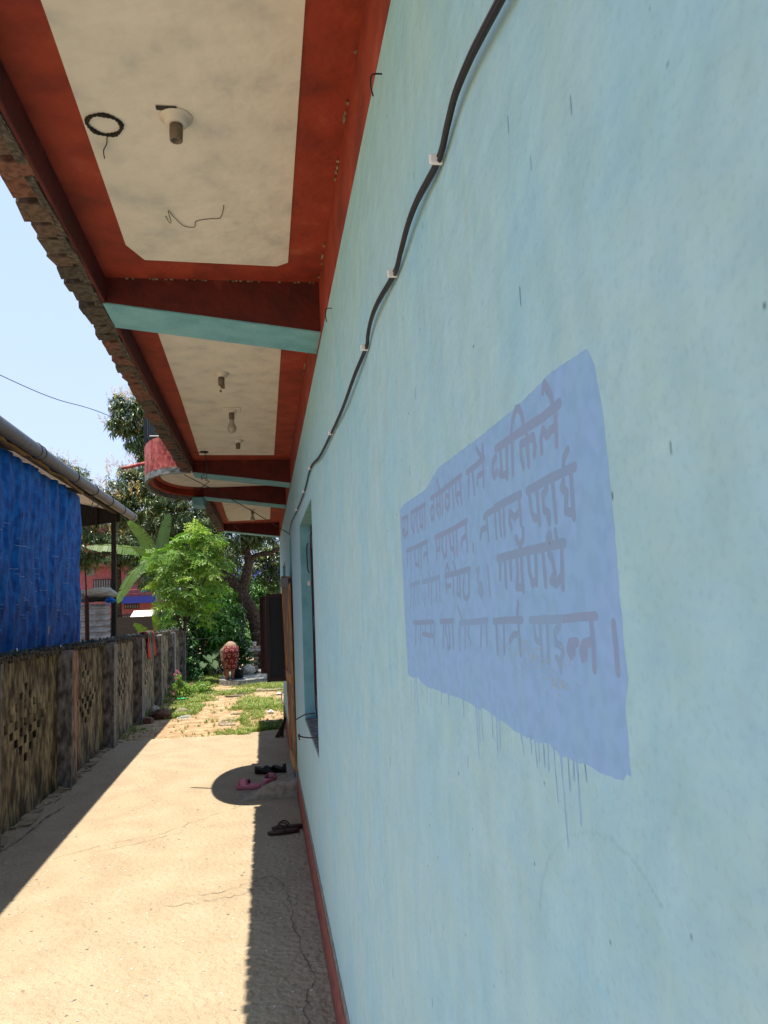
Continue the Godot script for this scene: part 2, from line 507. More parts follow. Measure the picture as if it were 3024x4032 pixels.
	M.panicle = leafmat(Color(0.78, 0.70, 0.42), 0.8, Color(0.4, 0.36, 0.15), true)
	M.banana = leafmat(Color(0.18, 0.31, 0.10), 0.42, Color(0.50, 0.68, 0.06))
	M.banana_rib = flat(Color(0.42, 0.47, 0.22), 0.5)
	M.grass = leafmat(Color(0.52, 0.575, 0.28), 0.6, Color(0.5, 0.58, 0.22), true)
	M.pinkwall = tri(ntex(79, 0.02, [Color(0.55, 0.30, 0.305), Color(0.61, 0.35, 0.355)], [0.2, 0.8]), Vector3(0.3, 0.3, 0.3), 0.85)
	M.stone = tri(ntex(80, 0.02, [Color(0.36, 0.32, 0.26), Color(0.52, 0.47, 0.39), Color(0.62, 0.57, 0.49)], [0.2, 0.5, 0.8], 5), Vector3(1.6, 1.6, 1.6), 0.95, rough, 0.8)
	M.skin = flat(Color(0.43, 0.27, 0.19), 0.6)
	M.skirt = StandardMaterial3D.new()
	M.skirt.albedo_texture = skirt_image()
	M.skirt.uv1_scale = Vector3(2.0, 1.3, 1)
	M.skirt.roughness = 0.9
	M.blouse = tri(ntex(81, 0.03, [Color(0.50, 0.40, 0.33), Color(0.60, 0.50, 0.42)], [0.2, 0.8]), Vector3(3, 3, 3), 0.9)
	M.pink = flat(Color(0.78, 0.46, 0.55), 0.6)
	M.blackrubber = flat(Color(0.035, 0.035, 0.04), 0.32)
	M.leather = flat(Color(0.20, 0.09, 0.065), 0.55)
	M.sack = tri(ntex(82, 0.03, [Color(0.55, 0.54, 0.50), Color(0.70, 0.69, 0.64)], [0.2, 0.8]), Vector3(2, 2, 2), 0.85)

# ------------------------------------------------------------------ ground
func ground():
	var g := PlaneMesh.new()
	g.size = Vector2(500, 500)
	var o := inst("ground", g, M.soil, self, Transform3D(Basis(), Vector3(0, -0.035, -120)))
	tag(o, "bare sandy soil of the yard beyond the concrete path", "ground", "", "structure")
	# concrete path: one slab whose far edge is ragged
	var st := nst()
	var p := PackedVector2Array([Vector2(-1.98, -3.6), Vector2(-9.0, -3.6), Vector2(-9.0, 12.0), Vector2(6.0, 12.0), Vector2(6.0, 2.75), Vector2(0.40, 2.75), Vector2(0.40, -10.72)])
	var n := 26
	var r := RandomNumberGenerator.new()
	r.seed = 3
	for i in n + 1:
		var t := float(i) / n
		p.append(Vector2(lerpf(0.24, -1.98, t), lerpf(-10.72, -10.42, t) + sin(t * 5.0) * 0.10 + r.randf_range(-0.035, 0.035)))
	var pp := PackedVector2Array()
	for v in p: pp.append(Vector2(v.x, -v.y))
	prism(st, pp, Vector3(0, -0.05, 0), Vector3.RIGHT, Vector3(0, 0, -1), 0.05)
	var path := obj("concrete_path", st, M.path)
	tag(path, "worn concrete path between the blue house and the boundary wall", "path", "", "structure")
	# the broken mortar edge along the boundary wall
	st = nst()
	for i in 60:
		var z := -4.0 - i * 0.11 + r.randf_range(-0.05, 0.05)
		rough_box(st, Vector3(-1.93 + r.randf_range(-0.03, 0.05), 0.004, z), Vector3(r.randf_range(0.04, 0.13), r.randf_range(0.010, 0.03), r.randf_range(0.05, 0.13)), 0.014, r)
	tag(obj("broken_edge", st, M.path, path), "broken edge of the concrete along the boundary wall", "", "", "stuff")
	# cracks
	for c in [[Vector2(-2.0, -5.3), Vector2(-1.83, -6.1), Vector2(-1.78, -6.9), Vector2(-1.72, -7.2)], [Vector2(0.16, -2.55), Vector2(0.13, -2.8), Vector2(0.165, -3.05), Vector2(0.12, -3.3), Vector2(0.17, -3.6), Vector2(0.10, -4.2), Vector2(0.09, -4.7), Vector2(0.0, -4.95), Vector2(-0.25, -4.75), Vector2(-0.5, -4.72)],
			[Vector2(-1.45, -5.7), Vector2(-1.1, -5.95), Vector2(-0.8, -6.05), Vector2(-0.55, -6.35), Vector2(-0.2, -6.75)], [Vector2(-1.2, -5.75), Vector2(-0.9, -5.9), Vector2(-0.6, -6.1)], [Vector2(-0.6, -4.6), Vector2(-0.35, -4.62), Vector2(-0.1, -4.7)]]:
		var w := 0.0014 if c.size() < 6 else 0.0017
		if c[0].x < -1.9: w = 0.008
		var pts := PackedVector2Array()
		for i in c.size() - 1:
			for k in 9:
				var q: Vector2 = c[i].lerp(c[i + 1], k / 9.0)
				pts.append(q + Vector2(r.randf_range(-0.012, 0.012), r.randf_range(-0.02, 0.02)))
		st = nst()
		for i in pts.size() - 1:
			var d := (pts[i + 1] - pts[i]).normalized().orthogonal() * w * r.randf_range(0.3, 1.6)
			var y := 0.0035
			q4(st, Vector3(pts[i].x - d.x, y, pts[i].y - d.y), Vector3(pts[i].x + d.x, y, pts[i].y + d.y), Vector3(pts[i + 1].x + d.x, y, pts[i + 1].y + d.y), Vector3(pts[i + 1].x - d.x, y, pts[i + 1].y - d.y))
		obj("crack", st, M.crack, path)
	# grit and small stones set in or lying on the concrete
	var pb := nst()
	rough_box(pb, Vector3.ZERO, Vector3(1, 0.5, 1), 0.2, r)
	var ts := []
	var cols := []
	for i in 1500:
		var z := -2.2 - pow(r.randf(), 1.6) * 8.0
		ts.append(Transform3D(Basis(Vector3.UP, r.randf() * TAU).scaled(Vector3.ONE * r.randf_range(0.003, 0.010)), Vector3(r.randf_range(-1.85, 0.2), 0.0, z)))
		var v := r.randf_range(0.15, 0.6)
		cols.append(Color(v, v * 0.9, v * 0.78))
	var pm := flat(Color.WHITE, 0.95)
	pm.vertex_color_use_as_albedo = true
	tag(multi("grit", mesh_of(pb), pm, ts, cols, path), "small stones and grit in the concrete")

func litter():
	var r := RandomNumberGenerator.new()
	r.seed = 19
	var st := nst()
	leaf(st, Vector3(-0.5, 0.06, 0), Vector3.RIGHT, Vector3.UP, 1.0, 0.42, 0.1)
	var m := flat(Color.WHITE, 0.9)
	m.vertex_color_use_as_albedo = true
	var ts := []
	var cols := []
	for i in 70:
		var near := r.randf() < 0.6
		var x := r.randf_range(-1.85, 0.15)
		if near: x = 0.2 - absf(r.randfn(0, 0.10)) if r.randf() < 0.5 else -1.85 + absf(r.randfn(0, 0.14))
		var z := -2.4 - pow(r.randf(), 1.3) * 8.0
		var s := r.randf_range(0.010, 0.032)
		ts.append(Transform3D(Basis(Vector3.UP, r.randf() * TAU).scaled(Vector3(s, s, s * (0.25 if r.randf() < 0.4 else 1.0))), V(x, 0.003, z)))
		cols.append([Color(0.20, 0.13, 0.07), Color(0.30, 0.22, 0.12), Color(0.12, 0.09, 0.06), Color(0.42, 0.36, 0.24)][r.randi() % 4])
	tag(multi("leaf_litter", mesh_of(st), m, ts, cols, null), "dry leaf scraps and twigs strewn on the concrete path", "leaf litter")

# ------------------------------------------------------------------ house
func opening(z: float, y: float) -> bool:   # is this point of the front wall inside a window or the door?
	for o in [[-5.2, -3.86, 0.87, 2.15], [-7.35, -6.85, 0.15, 2.25], [-10.2, -8.95, 0.87, 2.15]]:
		if z > o[0] and z < o[1] and y > o[2] and y < o[3]: return true
	return false

func house() -> Node3D:
	var H := thing("house", "sky blue plastered house with red balcony soffit overhanging the alley", "house")
	var X := 0.243
	var T := 0.23
	var zs := [2.6, -3.86, -5.2, -6.85, -7.35, -8.95, -10.2, -11.85]
	var ys := [0.0, 0.15, 0.87, 2.15, 2.25, 2.652]
	var st := nst()
	for i in zs.size() - 1:
		for k in ys.size() - 1:
			var z0: float = zs[i]
			var z1: float = zs[i + 1]
			var y0: float = ys[k]
			var y1: float = ys[k + 1]
			if opening((z0 + z1) * 0.5, (y0 + y1) * 0.5): continue
			var p := [Vector3(X, y0, z1), Vector3(X, y0, z0), Vector3(X, y1, z0), Vector3(X, y1, z1)]
			var uv := []
			for v in p: uv.append(Vector2((1.0 - v.z) / 4.2, 1.0 - v.y / 2.7))
			q4uv(st, [p[0], p[1], p[2], p[3]], uv)
	obj("wall", st, M.wall, H)
	# reveals of the openings, the ends, the back and the roof of the house
	st = nst()
	for o in [[-5.2, -3.86, 0.87, 2.15], [-7.35, -6.85, 0.15, 2.25], [-10.2, -8.95, 0.87, 2.15]]:
		st = nst()
		q4(st, Vector3(X, o[2], o[0]), Vector3(X, o[3], o[0]), Vector3(X + T, o[3], o[0]), Vector3(X + T, o[2], o[0]))
		q4(st, Vector3(X, o[2], o[1]), Vector3(X + T, o[2], o[1]), Vector3(X + T, o[3], o[1]), Vector3(X, o[3], o[1]))
		q4(st, Vector3(X, o[3], o[0]), Vector3(X, o[3], o[1]), Vector3(X + T, o[3], o[1]), Vector3(X + T, o[3], o[0]))
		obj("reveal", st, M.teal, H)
	st = nst()
	for o in [[-5.2, -3.86, 0.87], [-7.35, -6.85, 0.15], [-10.2, -8.95, 0.87]]:
		st = nst()
		bx(st, Vector3(X + 0.001, o[2] - 0.06, o[0] + 0.002), Vector3(X + T, o[2] + 0.012, o[1] - 0.002), 0.004)
		obj("sill", st, M.cement, H)
	st = nst()
	bx(st, Vector3(X + 0.003, 0, -11.98), Vector3(4.2, 5.6, -11.852))
	bx(st, Vector3(4.2, 0, -11.98), Vector3(4.4, 5.6, 2.6))
	bx(st, Vector3(X + 0.003, 0, 2.602), Vector3(4.4, 5.6, 2.73))
	bx(st, Vector3(X + 0.004, 3.07, -11.85), Vector3(X + T, 5.6, 2.6))
	bx(st, Vector3(X + 0.02, 5.602, -11.98), Vector3(4.4, 5.75, 2.73))
	bx(st, Vector3(X + T + 0.001, 0, -11.85), Vector3(X + T + 0.02, 2.88, -10.25))   # inner leaf of the front wall, between the openings
	for s in [[-8.9, -7.4], [-6.8, -5.25], [-3.81, 2.6]]:
		bx(st, Vector3(X + T + 0.001, 0, s[0]), Vector3(X + T + 0.02, 2.88, s[1]))
	obj("side_and_back_wall", st, M.blue, H)
	st = nst()
	q4(st, Vector3(X, 2.652, -11.85), Vector3(X, 2.652, 2.6), Vector3(X, 2.89, 2.6), Vector3(X, 2.89, -11.85))
	obj("red_wall_band", st, M.red, H)
	# red skirting and the strip of bare cement over it, with the door step between
	for s in [[-6.86, 2.6], [-11.85, -8.1]]:
		st = nst()
		bx(st, Vector3(X - 0.008, -0.01, s[0]), Vector3(X + 0.01, 0.195, s[1]), 0.004)
		obj("skirting", st, M.base_red, H)
		st = nst()
		bx(st, Vector3(X - 0.003, 0.196, s[0]), Vector3(X + 0.01, 0.25, s[1]), 0.002)
		obj("cement_strip", st, M.cement, H)
	# floor slab of the storey above, seen from below, and the rounded balcony
	st = nst()
	bx(st, Vector3(-0.585, 2.89, -11.8), Vector3(4.2, 3.06, 0.9))
	obj("soffit", st, M.red, H)
	var rim := []
	for i in 25:
		var a := PI * i / 24.0
		rim.append(Vector2(-0.60 - 0.455 * pow(sin(a), 0.75), -7.505 + 0.84 * cos(a)))
	var inner := []
	for i in 25:
		var a := PI * i / 24.0
		inner.append(Vector2(-0.575 - 0.435 * pow(sin(a), 0.78), -7.505 + 0.79 * cos(a)))
	st = nst()
	var slab := PackedVector2Array()
	for v in inner: slab.append(Vector2(v.x, -v.y))
	prism(st, slab, Vector3(0, 2.892, 0), Vector3.RIGHT, Vector3(0, 0, -1), 0.1)
	obj("balcony_slab", st, M.red, H)
	# inner face, thick grey lip and pink parapet of the rounded balcony
	var band = func(called: String, a: Array, b: Array, y0: float, y1: float, m: Material):
		var s := nst(true)
		for i in a.size() - 1:
			var p: Vector2 = a[i]
			var q: Vector2 = a[i + 1]
			var p2: Vector2 = b[i]
			var q2: Vector2 = b[i + 1]
			q4(s, Vector3(p.x, y0, p.y), Vector3(p.x, y1, p.y), Vector3(q.x, y1, q.y), Vector3(q.x, y0, q.y))
			q4(s, Vector3(q2.x, y0, q2.y), Vector3(q2.x, y1, q2.y), Vector3(p2.x, y1, p2.y), Vector3(p2.x, y0, p2.y))
		s.set_smooth_group(-1)
		for i in a.size() - 1:
			var p: Vector2 = a[i]
			var q: Vector2 = a[i + 1]
			var p2: Vector2 = b[i]
			var q2: Vector2 = b[i + 1]
			q4(s, Vector3(p.x, y0, p.y), Vector3(q.x, y0, q.y), Vector3(q2.x, y0, q2.y), Vector3(p2.x, y0, p2.y))
			q4(s, Vector3(p.x, y1, p.y), Vector3(p2.x, y1, p2.y), Vector3(q2.x, y1, q2.y), Vector3(q.x, y1, q.y))
		return obj(called, s, m, H)
	var lip := []
	for v in rim: lip.append(v + Vector2(0.0, 0.0))
	band.call("balcony_soffit_edge", lip, inner, 2.83, 2.895, M.red)
	var outer := []
	for i in 25:
		var a := PI * i / 24.0
		outer.append(Vector2(-0.61 - 0.475 * pow(sin(a), 0.75), -7.505 + 0.86 * cos(a)))
	band.call("balcony_lip", outer, lip, 2.785, 2.84, M.cement)
	band.call("balcony_parapet", outer, lip, 2.842, 3.12, M.pinkred)
	st = nst(true)
	tube(st, curve([Vector3(-0.98, 3.03, -7.35), Vector3(-1.12, 3.01, -7.4), Vector3(-1.31, 2.99, -7.5)], 4), 0.016, 8)
	obj("drain_pipe", st, M.pinkred, H)
	for z in [-7.25, -7.38, -7.52, -7.66, -7.8]:
		st = nst()
		box(st, Vector3(-1.055, 3.6, z), Vector3(0.035, 0.98, 0.035), 0.004)
		obj("railing_bar", st, M.wire, H)
	st = nst()
	box(st, Vector3(-0.93, 3.2, -7.4), Vector3(0.18, 0.06, 0.5), 0.01)
	obj("railing_rail", st, M.wire, H)
	# cream panels painted on the soffit, in three bays and the rounded one
	for b in [[[-0.425, 0.6], [-0.435, -1.6], [-0.452, -2.66], [-0.405, -2.775], [0.075, -2.80], [0.115, -2.765], [0.115, 0.6]],
			[[-0.455, -3.2], [-0.47, -4.6], [-0.505, -6.39], [0.105, -6.43], [0.110, -3.2]],
			[[-0.47, -8.36], [-0.485, -10.0], [-0.495, -11.26], [0.10, -11.10], [0.10, -8.36]]]:
		st = nst()
		var pg := PackedVector2Array()
		for v in b: pg.append(Vector2(v[0], -v[1]))
		prism(st, pg, Vector3(0, 2.8865, 0), Vector3.RIGHT, Vector3(0, 0, -1), 0.0033)
		obj("cream_panel", st, M.cream, H)
	st = nst()
	var rp := PackedVector2Array([Vector2(0.11, 6.92), Vector2(0.11, 8.02)])
	for i in 17:
		var a := PI - PI * i / 16.0
		rp.append(Vector2(-0.45 - 0.50 * pow(sin(a), 0.75), 7.48 - 0.62 * cos(a)))
	prism(st, rp, Vector3(0, 2.8865, 0), Vector3.RIGHT, Vector3(0, 0, -1), 0.0033)
	obj("cream_panel", st, M.cream, H)
	# cross beams, deep at the wall, shallow at the edge, blue underneath
	for z in [-2.945, -6.65, -8.1, -11.6]:
		var e := -0.585 if z != -8.1 else -0.60
		st = nst()
		var pr := PackedVector2Array([Vector2(e, 2.792), Vector2(X + 0.001, 2.686), Vector2(X + 0.001, 2.8895), Vector2(e, 2.8895)])
		prism(st, pr, Vector3(0, 0, z - 0.25), Vector3.RIGHT, Vector3.UP, 0.25)
		var bm := obj("cross_beam", st, M.beam, H)
		st = nst()
		prism(st, PackedVector2Array([Vector2(e, 2.785), Vector2(X + 0.0015, 2.679), Vector2(X + 0.0015, 2.685), Vector2(e, 2.791)]), Vector3(0, 0, z - 0.252), Vector3.RIGHT, Vector3.UP, 0.254)
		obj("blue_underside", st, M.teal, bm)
	st = nst()
	bx(st, Vector3(-0.72, 2.70, -8.42), Vector3(-0.602, 2.79, -8.12), 0.006)
	obj("beam_end", st, M.teal, H)
	# edge beam with its red inner face and the unplastered brick edge outside it
	var r := RandomNumberGenerator.new()
	r.seed = 21
	var shapes := []
	for i in 10:
		st = nst()
		rough_box(st, Vector3.ZERO, Vector3(0.088, 0.085, 0.080), 0.007, r)
		shapes.append(mesh_of(st))
	for s in [[0.9, -6.66], [-8.36, -11.85]]:
		st = nst()
		bx(st, Vector3(-0.588, 2.787, s[1]), Vector3(-0.574, 2.8895, s[0]), 0.003)
		obj("edge_fascia", st, M.beam, H)
		st = nst()
		var nz := int((s[0] - s[1]) / 0.11)
		for i in nz:
			var z: float = s[0] - (i + 0.5) * 0.11
			rough_box(st, Vector3(-0.601, 2.835, z), Vector3(0.026, 0.1, 0.114), 0.006, r)
			rough_box(st, Vector3(-0.641, 2.890, z), Vector3(0.085, 0.1, 0.114), 0.008, r)
		bx(st, Vector3(-0.665, 2.93, s[1]), Vector3(-0.588, 3.3, s[0]))
		obj("mortar_edge", st, M.mortar, H)
		var z2: float = s[0] - 0.05
		while z2 > s[1] + 0.04:
			var t := Transform3D(Basis.from_euler(Vector3(r.randf_range(-0.10, 0.10), r.randf_range(-0.03, 0.03), r.randf_range(-0.08, 0.08))), Vector3(-0.636 + r.randf_range(-0.0025, 0.0025), 2.828 + r.randf_range(-0.006, 0.010), z2))
			inst("brick", shapes[r.randi() % 10], M.brickraw[r.randi() % 4], H, t)
			z2 -= 0.106 + r.randf_range(-0.012, 0.014)
	# plaster crumbs left along the joint of soffit and wall
	st = nst()
	for i in 90:
		var z := 0.2 - r.randf() * 9.0
		rough_box(st, Vector3(X - 0.004, 2.885 + r.randf_range(-0.006, 0.004), z), Vector3(0.006, 0.005, r.randf_range(0.004, 0.02)), 0.002, r)
	for p in [[-2.89, 0.2], [-6.61, 0.15]]:
		for i in 30:
			rough_box(st, Vector3(r.randf_range(-0.5, 0.24), 2.886, p[0] - 0.05), Vector3(0.008, 0.004, 0.005), 0.002, r)
	tag(obj("plaster_crumbs", st, M.stone, H), "", "", "", "stuff")
	for n in [[-1.33, 2.60], [-2.45, 2.585]]:
		st = nst(true)
		tube(st, curve([Vector3(X + 0.01, n[1], n[0]), Vector3(X - 0.018, n[1] - 0.002, n[0]), Vector3(X - 0.022, n[1] - 0.02, n[0] - 0.004), Vector3(X - 0.020, n[1] - 0.05, n[0] + 0.006)], 4), 0.0016, 5)
		obj("bent_nail", st, M.wire, H)
	window_near(H)
	door(H)
	window_far(H)
	notice(H)
	return H

func bars(st: SurfaceTool, a: Vector3, b: Vector3, thick: Vector3):
	box(st, (a + b) * 0.5, (b - a).abs() + thick, 0.003)

func window_near(H: Node3D):
	var x := 0.315
	var W := Node3D.new()
	W.name = "near_window"
	H.add_child(W, true)
	W.set_meta("label", "closed maroon shuttered window in the near part of the wall")
	var st := nst()
	for z in [-5.17, -3.89]: bx(st, Vector3(x, 0.883, z - 0.03), Vector3(x + 0.07, 2.148, z + 0.03), 0.004)
	for y in [0.912, 2.118]: bx(st, Vector3(x + 0.002, y - 0.028, -5.139), Vector3(x + 0.068, y + 0.028, -3.921), 0.004)
	obj("frame", st, M.maroon, W)
	for k in 4:
		var z0 := -5.137 + k * 0.304
		st = nst()
		bx(st, Vector3(x + 0.006, 0.943, z0), Vector3(x + 0.04, 2.088, z0 + 0.30), 0.004)
		for y in [1.0, 1.5, 2.03]: bx(st, Vector3(x - 0.008, y - 0.045, z0 + 0.002), Vector3(x + 0.006, y + 0.045, z0 + 0.298), 0.004)
		for zz in [0.03, 0.27]: bx(st, Vector3(x - 0.0095, 0.945, z0 + zz - 0.027), Vector3(x + 0.005, 2.086, z0 + zz + 0.027), 0.004)
		obj("shutter", st, M.maroon, W)
	for p in [[0.82, -5.24], [1.12, -3.5]]: pass
	# iron hook-and-eye stays
	st = nst(true)
	tube(st, curve([Vector3(0.30, 0.93, -5.05), Vector3(0.24, 0.91, -5.15), Vector3(0.185, 0.87, -5.24)], 5), 0.004, 6)
	obj("hook", st, M.wire, W)
	st = nst(true)
	tube(st, curve([Vector3(0.29, 0.93, -4.1), Vector3(0.235, 0.915, -4.2), Vector3(0.18, 0.905, -4.32), Vector3(0.165, 0.915, -4.34), Vector3(0.17, 0.885, -4.345)], 5), 0.004, 6)
	obj("hook", st, M.wire, W)
	st = nst(true)
	tube(st, curve([Vector3(0.295, 2.03, -5.15), Vector3(0.285, 2.0, -5.15), Vector3(0.287, 1.86, -5.15), Vector3(0.30, 1.83, -5.15)], 5), 0.004, 6)
	obj("hook", st, M.wire, W)
	st = nst()
	box(st, Vector3(0.292, 1.76, -5.12), Vector3(0.02, 0.03, 0.03), 0.004)
	obj("white_catch", st, M.white, W)

func door(H: Node3D):
	var D := Node3D.new()
	D.name = "screen_door"
	H.add_child(D, true)
	D.set_meta("label", "brown wooden screen door with diagonal battens")
	var a0 := Vector3(0.236, 0.20, -6.90)
	var b0 := Vector3(0.222, 0.18, -7.60)
	var a1 := Vector3(0.225, 1.885, -6.90)
	var b1 := Vector3(0.172, 1.915, -7.60)
	var at = func(u: float, v: float, d := 0.0): return a0.lerp(b0, u).lerp(a1.lerp(b1, u), v) + Vector3(-d, 0, 0)
	var lath = func(called: String, u0: float, v0: float, u1: float, v1: float, w: float, m: Material, th := 0.022):
		var s := nst()
		var p: Vector3 = at.call(u0, v0, 0.004)
		var q: Vector3 = at.call(u1, v1, 0.004)
		var d := (q - p).normalized()
		var nrm := Vector3(-1, 0, 0)
		var side := d.cross(nrm).normalized()
		box(s, (p + q) * 0.5, Vector3(w, (q - p).length(), th), 0.003, Basis(side, d, side.cross(d)))
		obj(called, s, m, D)
	var st := nst()
	q4(st, at.call(0, 0), at.call(0, 1), at.call(1, 1), at.call(1, 0))
	q4(st, at.call(0, 0, -0.006), at.call(1, 0, -0.006), at.call(1, 1, -0.006), at.call(0, 1, -0.006))
	obj("wire_mesh", st, M.mesh, D)
	lath.call("stile", 0.05, 0.0, 0.05, 1.0, 0.07, M.brownwood)
	lath.call("stile", 0.95, 0.0, 0.95, 1.0, 0.07, M.brownwood)
	for v in [[0.03, 0.10], [0.46, 0.08], [0.965, 0.09]]:
		lath.call("rail", 0.0, v[0], 1.0, v[0], v[1], M.brownwood if v[0] < 0.9 else M.maroon, 0.026)
	lath.call("batten", 0.1, 0.93, 0.9, 0.5, 0.035, M.brownwood, 0.014)
	lath.call("batten", 0.1, 0.42, 0.9, 0.06, 0.035, M.brownwood, 0.014)
	st = nst(true)
	tube(st, curve([at.call(0.97, 0.36, 0.02), at.call(0.97, 0.36, 0.06), at.call(0.97, 0.33, 0.07), at.call(0.97, 0.30, 0.06), at.call(0.97, 0.30, 0.02)], 5), 0.006, 6)
	obj("handle", st, M.clip, D)

func window_far(H: Node3D):
	var W := Node3D.new()
	W.name = "far_window"
	H.add_child(W, true)
	W.set_meta("label", "far window with its dark shutters swung open over the alley")
	var leaf = func(z: float, x0: float, x1: float, y0: float, y1: float, skew: float, front: Material):
		var L := nst()
		var c := Vector3((x0 + x1) * 0.5, (y0 + y1) * 0.5, z)
		var B := Basis(Vector3.UP, skew)
		box(L, c, Vector3(x1 - x0, y1 - y0, 0.022), 0.003, B)
		var o := obj("shutter", L, front, W)
		L = nst()
		for s in [-1, 1]: box(L, c + B * Vector3(s * ((x1 - x0) * 0.5 - 0.022), 0, 0.014), Vector3(0.045, y1 - y0 + 0.002, 0.014), 0.003, B)
		for s in [-1, 1]: box(L, c + B * Vector3(0, s * ((y1 - y0) * 0.5 - 0.025), 0.0135), Vector3(x1 - x0 - 0.09, 0.05, 0.0125), 0.003, B)
		obj("shutter_frame", L, M.maroon if front != M.maroon else M.rust, o)
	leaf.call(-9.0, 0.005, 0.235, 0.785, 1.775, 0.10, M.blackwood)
	leaf.call(-10.3, -0.07, 0.235, 0.775, 1.77, 0.0, M.maroon)
	var st := nst()
	for z in [-10.17, -8.98]: bx(st, Vector3(0.35, 0.883, z - 0.03), Vector3(0.42, 2.148, z + 0.03), 0.004)
	for y in [0.912, 2.118]: bx(st, Vector3(0.352, y - 0.028, -10.139), Vector3(0.418, y + 0.028, -9.011), 0.004)
	bx(st, Vector3(0.353, 1.79, -10.139), Vector3(0.417, 1.84, -9.011), 0.004)
	obj("frame", st, M.maroon, W)
	for i in 7:
		st = nst(true)
		tube(st, [Vector3(0.385, 0.94, -9.16 - i * 0.14), Vector3(0.385, 1.79, -9.16 - i * 0.14)], 0.007, 6)
		obj("bar", st, M.wire, W)
	st = nst()
	bx(st, Vector3(0.38, 1.842, -10.139), Vector3(0.40, 2.089, -9.011), 0.003)
	obj("transom_board", st, M.maroon, W)

func notice(H: Node3D):    # a hand-painted patch with faded writing, its paint run at the lower edge
	var x := 0.243
	var N := Node3D.new()
	N.name = "painted_notice"
	H.add_child(N, true)
	N.set_meta("label", "faded hand-painted notice in grey letters on a periwinkle blue patch")
	var top := [[1352, 1767], [1294, 1772], [1121, 1769], [1034, 1786], [824, 1783], [688, 1783], [598, 1789], [547, 1785], [527, 1784], [517, 1768], [510, 1737], [507, 1698], [505, 1650], [505, 1608], [504, 1561], [502, 1542], [510, 1523], [509, 1501], [509, 1477]]
	var low := [[516, 1477], [521, 1472], [547, 1470], [572, 1470], [606, 1469], [640, 1467], [662, 1473], [685, 1470], [741, 1469], [781, 1472], [843, 1476], [874, 1478], [881, 1474], [915, 1476], [970, 1478], [1025, 1476], [1095, 1474], [1197, 1472], [1253, 1480], [1292, 1476], [1342, 1478]]
	var r := RandomNumberGenerator.new()
	r.seed = 9
	var pg := PackedVector2Array()
	var all := top + low
	for i in all.size():
		var a := Vector2(all[i][0], all[i][1]) * 0.001
		var b := Vector2(all[(i + 1) % all.size()][0], all[(i + 1) % all.size()][1]) * 0.001
		var n := maxi(1, int(a.distance_to(b) / 0.006))
		var wob := 0.0012 if i >= top.size() - 1 and i < all.size() - 1 else 0.0007
		for k in n:
			pg.append(a.lerp(b, float(k) / n) + (Vector2(r.randf_range(-wob, wob), r.randf_range(-wob, wob)) if k else Vector2.ZERO))
	var st := nst()
	var o := Vector3(x, 0, 0)
	var u := Vector3(0, 0, -1)
	coat(st, pg, o - Vector3(0.00006, 0, 0))
	# runs of paint
	for d in [[1314, 1470, 1318, 1431], [1268, 1480, 1261, 1423], [1281, 1474, 1285, 1442], [1224, 1479, 1226, 1455], [1180, 1477, 1185, 1450], [1154, 1477, 1159, 1446], [1083, 1478, 1085, 1457], [1042, 1479, 1040, 1463], [962, 1479, 962, 1456], [901, 1479, 900, 1421], [890, 1479, 891, 1440], [881, 1479, 878, 1443], [837, 1479, 837, 1451], [819, 1478, 822, 1441]]:
		run_of_paint(st, d, x, r)
	for d in [[810, 1478, 810, 1446], [739, 1473, 735, 1452], [712, 1474, 712, 1457], [702, 1474, 698, 1447], [690, 1475, 692, 1454], [679, 1475, 678, 1451], [667, 1474, 668, 1450], [654, 1474, 651, 1427], [638, 1472, 634, 1396], [622, 1474, 622, 1443], [611, 1474, 611, 1454], [604, 1474, 603, 1422], [588, 1474, 586, 1458]]:
		run_of_paint(st, d, x, r)
	obj("paint_patch", st, M.patch, N)
	st = nst()
	for i in 160:    # worn spot where the undercoat shows
		var p := Vector2(0.70, 1.545) + Vector2(r.randfn(0, 0.045), r.randfn(0, 0.010))
		if r.randf() < 0.3: p = Vector2(0.635, 1.528) + Vector2(r.randfn(0, 0.012), r.randfn(0, 0.003))
		var s := r.randf_range(0.0004, 0.0016)
		coat(st, PackedVector2Array([p + Vector2(-s * 2, -s * r.randf()), p + Vector2(s * 1.5, -s), p + Vector2(s * 2, s * r.randf()), p + Vector2(-s, s)]), Vector3(x - 0.00016 - i * 0.0000004, 0, 0))
	obj("worn_spot", st, M.worn, N)
	lettering(N, x)

func run_of_paint(st: SurfaceTool, d: Array, x: float, r: RandomNumberGenerator):
	var a := Vector2(d[0], d[1]) * 0.001
	var b := Vector2(d[2], d[3]) * 0.001
	var w := r.randf_range(0.0019, 0.0030) * (1.0 if d[0] > 800 else 0.75)
	var pg := PackedVector2Array()
	var back := PackedVector2Array()
	for k in 8:
		var t := k / 7.0
		var c := a.lerp(b, t) + Vector2(r.randf_range(-0.0004, 0.0004), 0)
		var ww := w * (1.5 - 0.9 * minf(t * 4.0, 1.0)) * (1.25 if k == 7 else 1.0)
		pg.append(c + Vector2(-ww, 0))
		back.append(c + Vector2(ww, 0))
	pg.append(b + Vector2(0, -w * 1.4))
	back.reverse()
	pg.append_array(back)
	coat(st, pg, Vector3(x - 0.00007 - fmod(d[0] * 0.00000013, 0.00003), 0, 0))

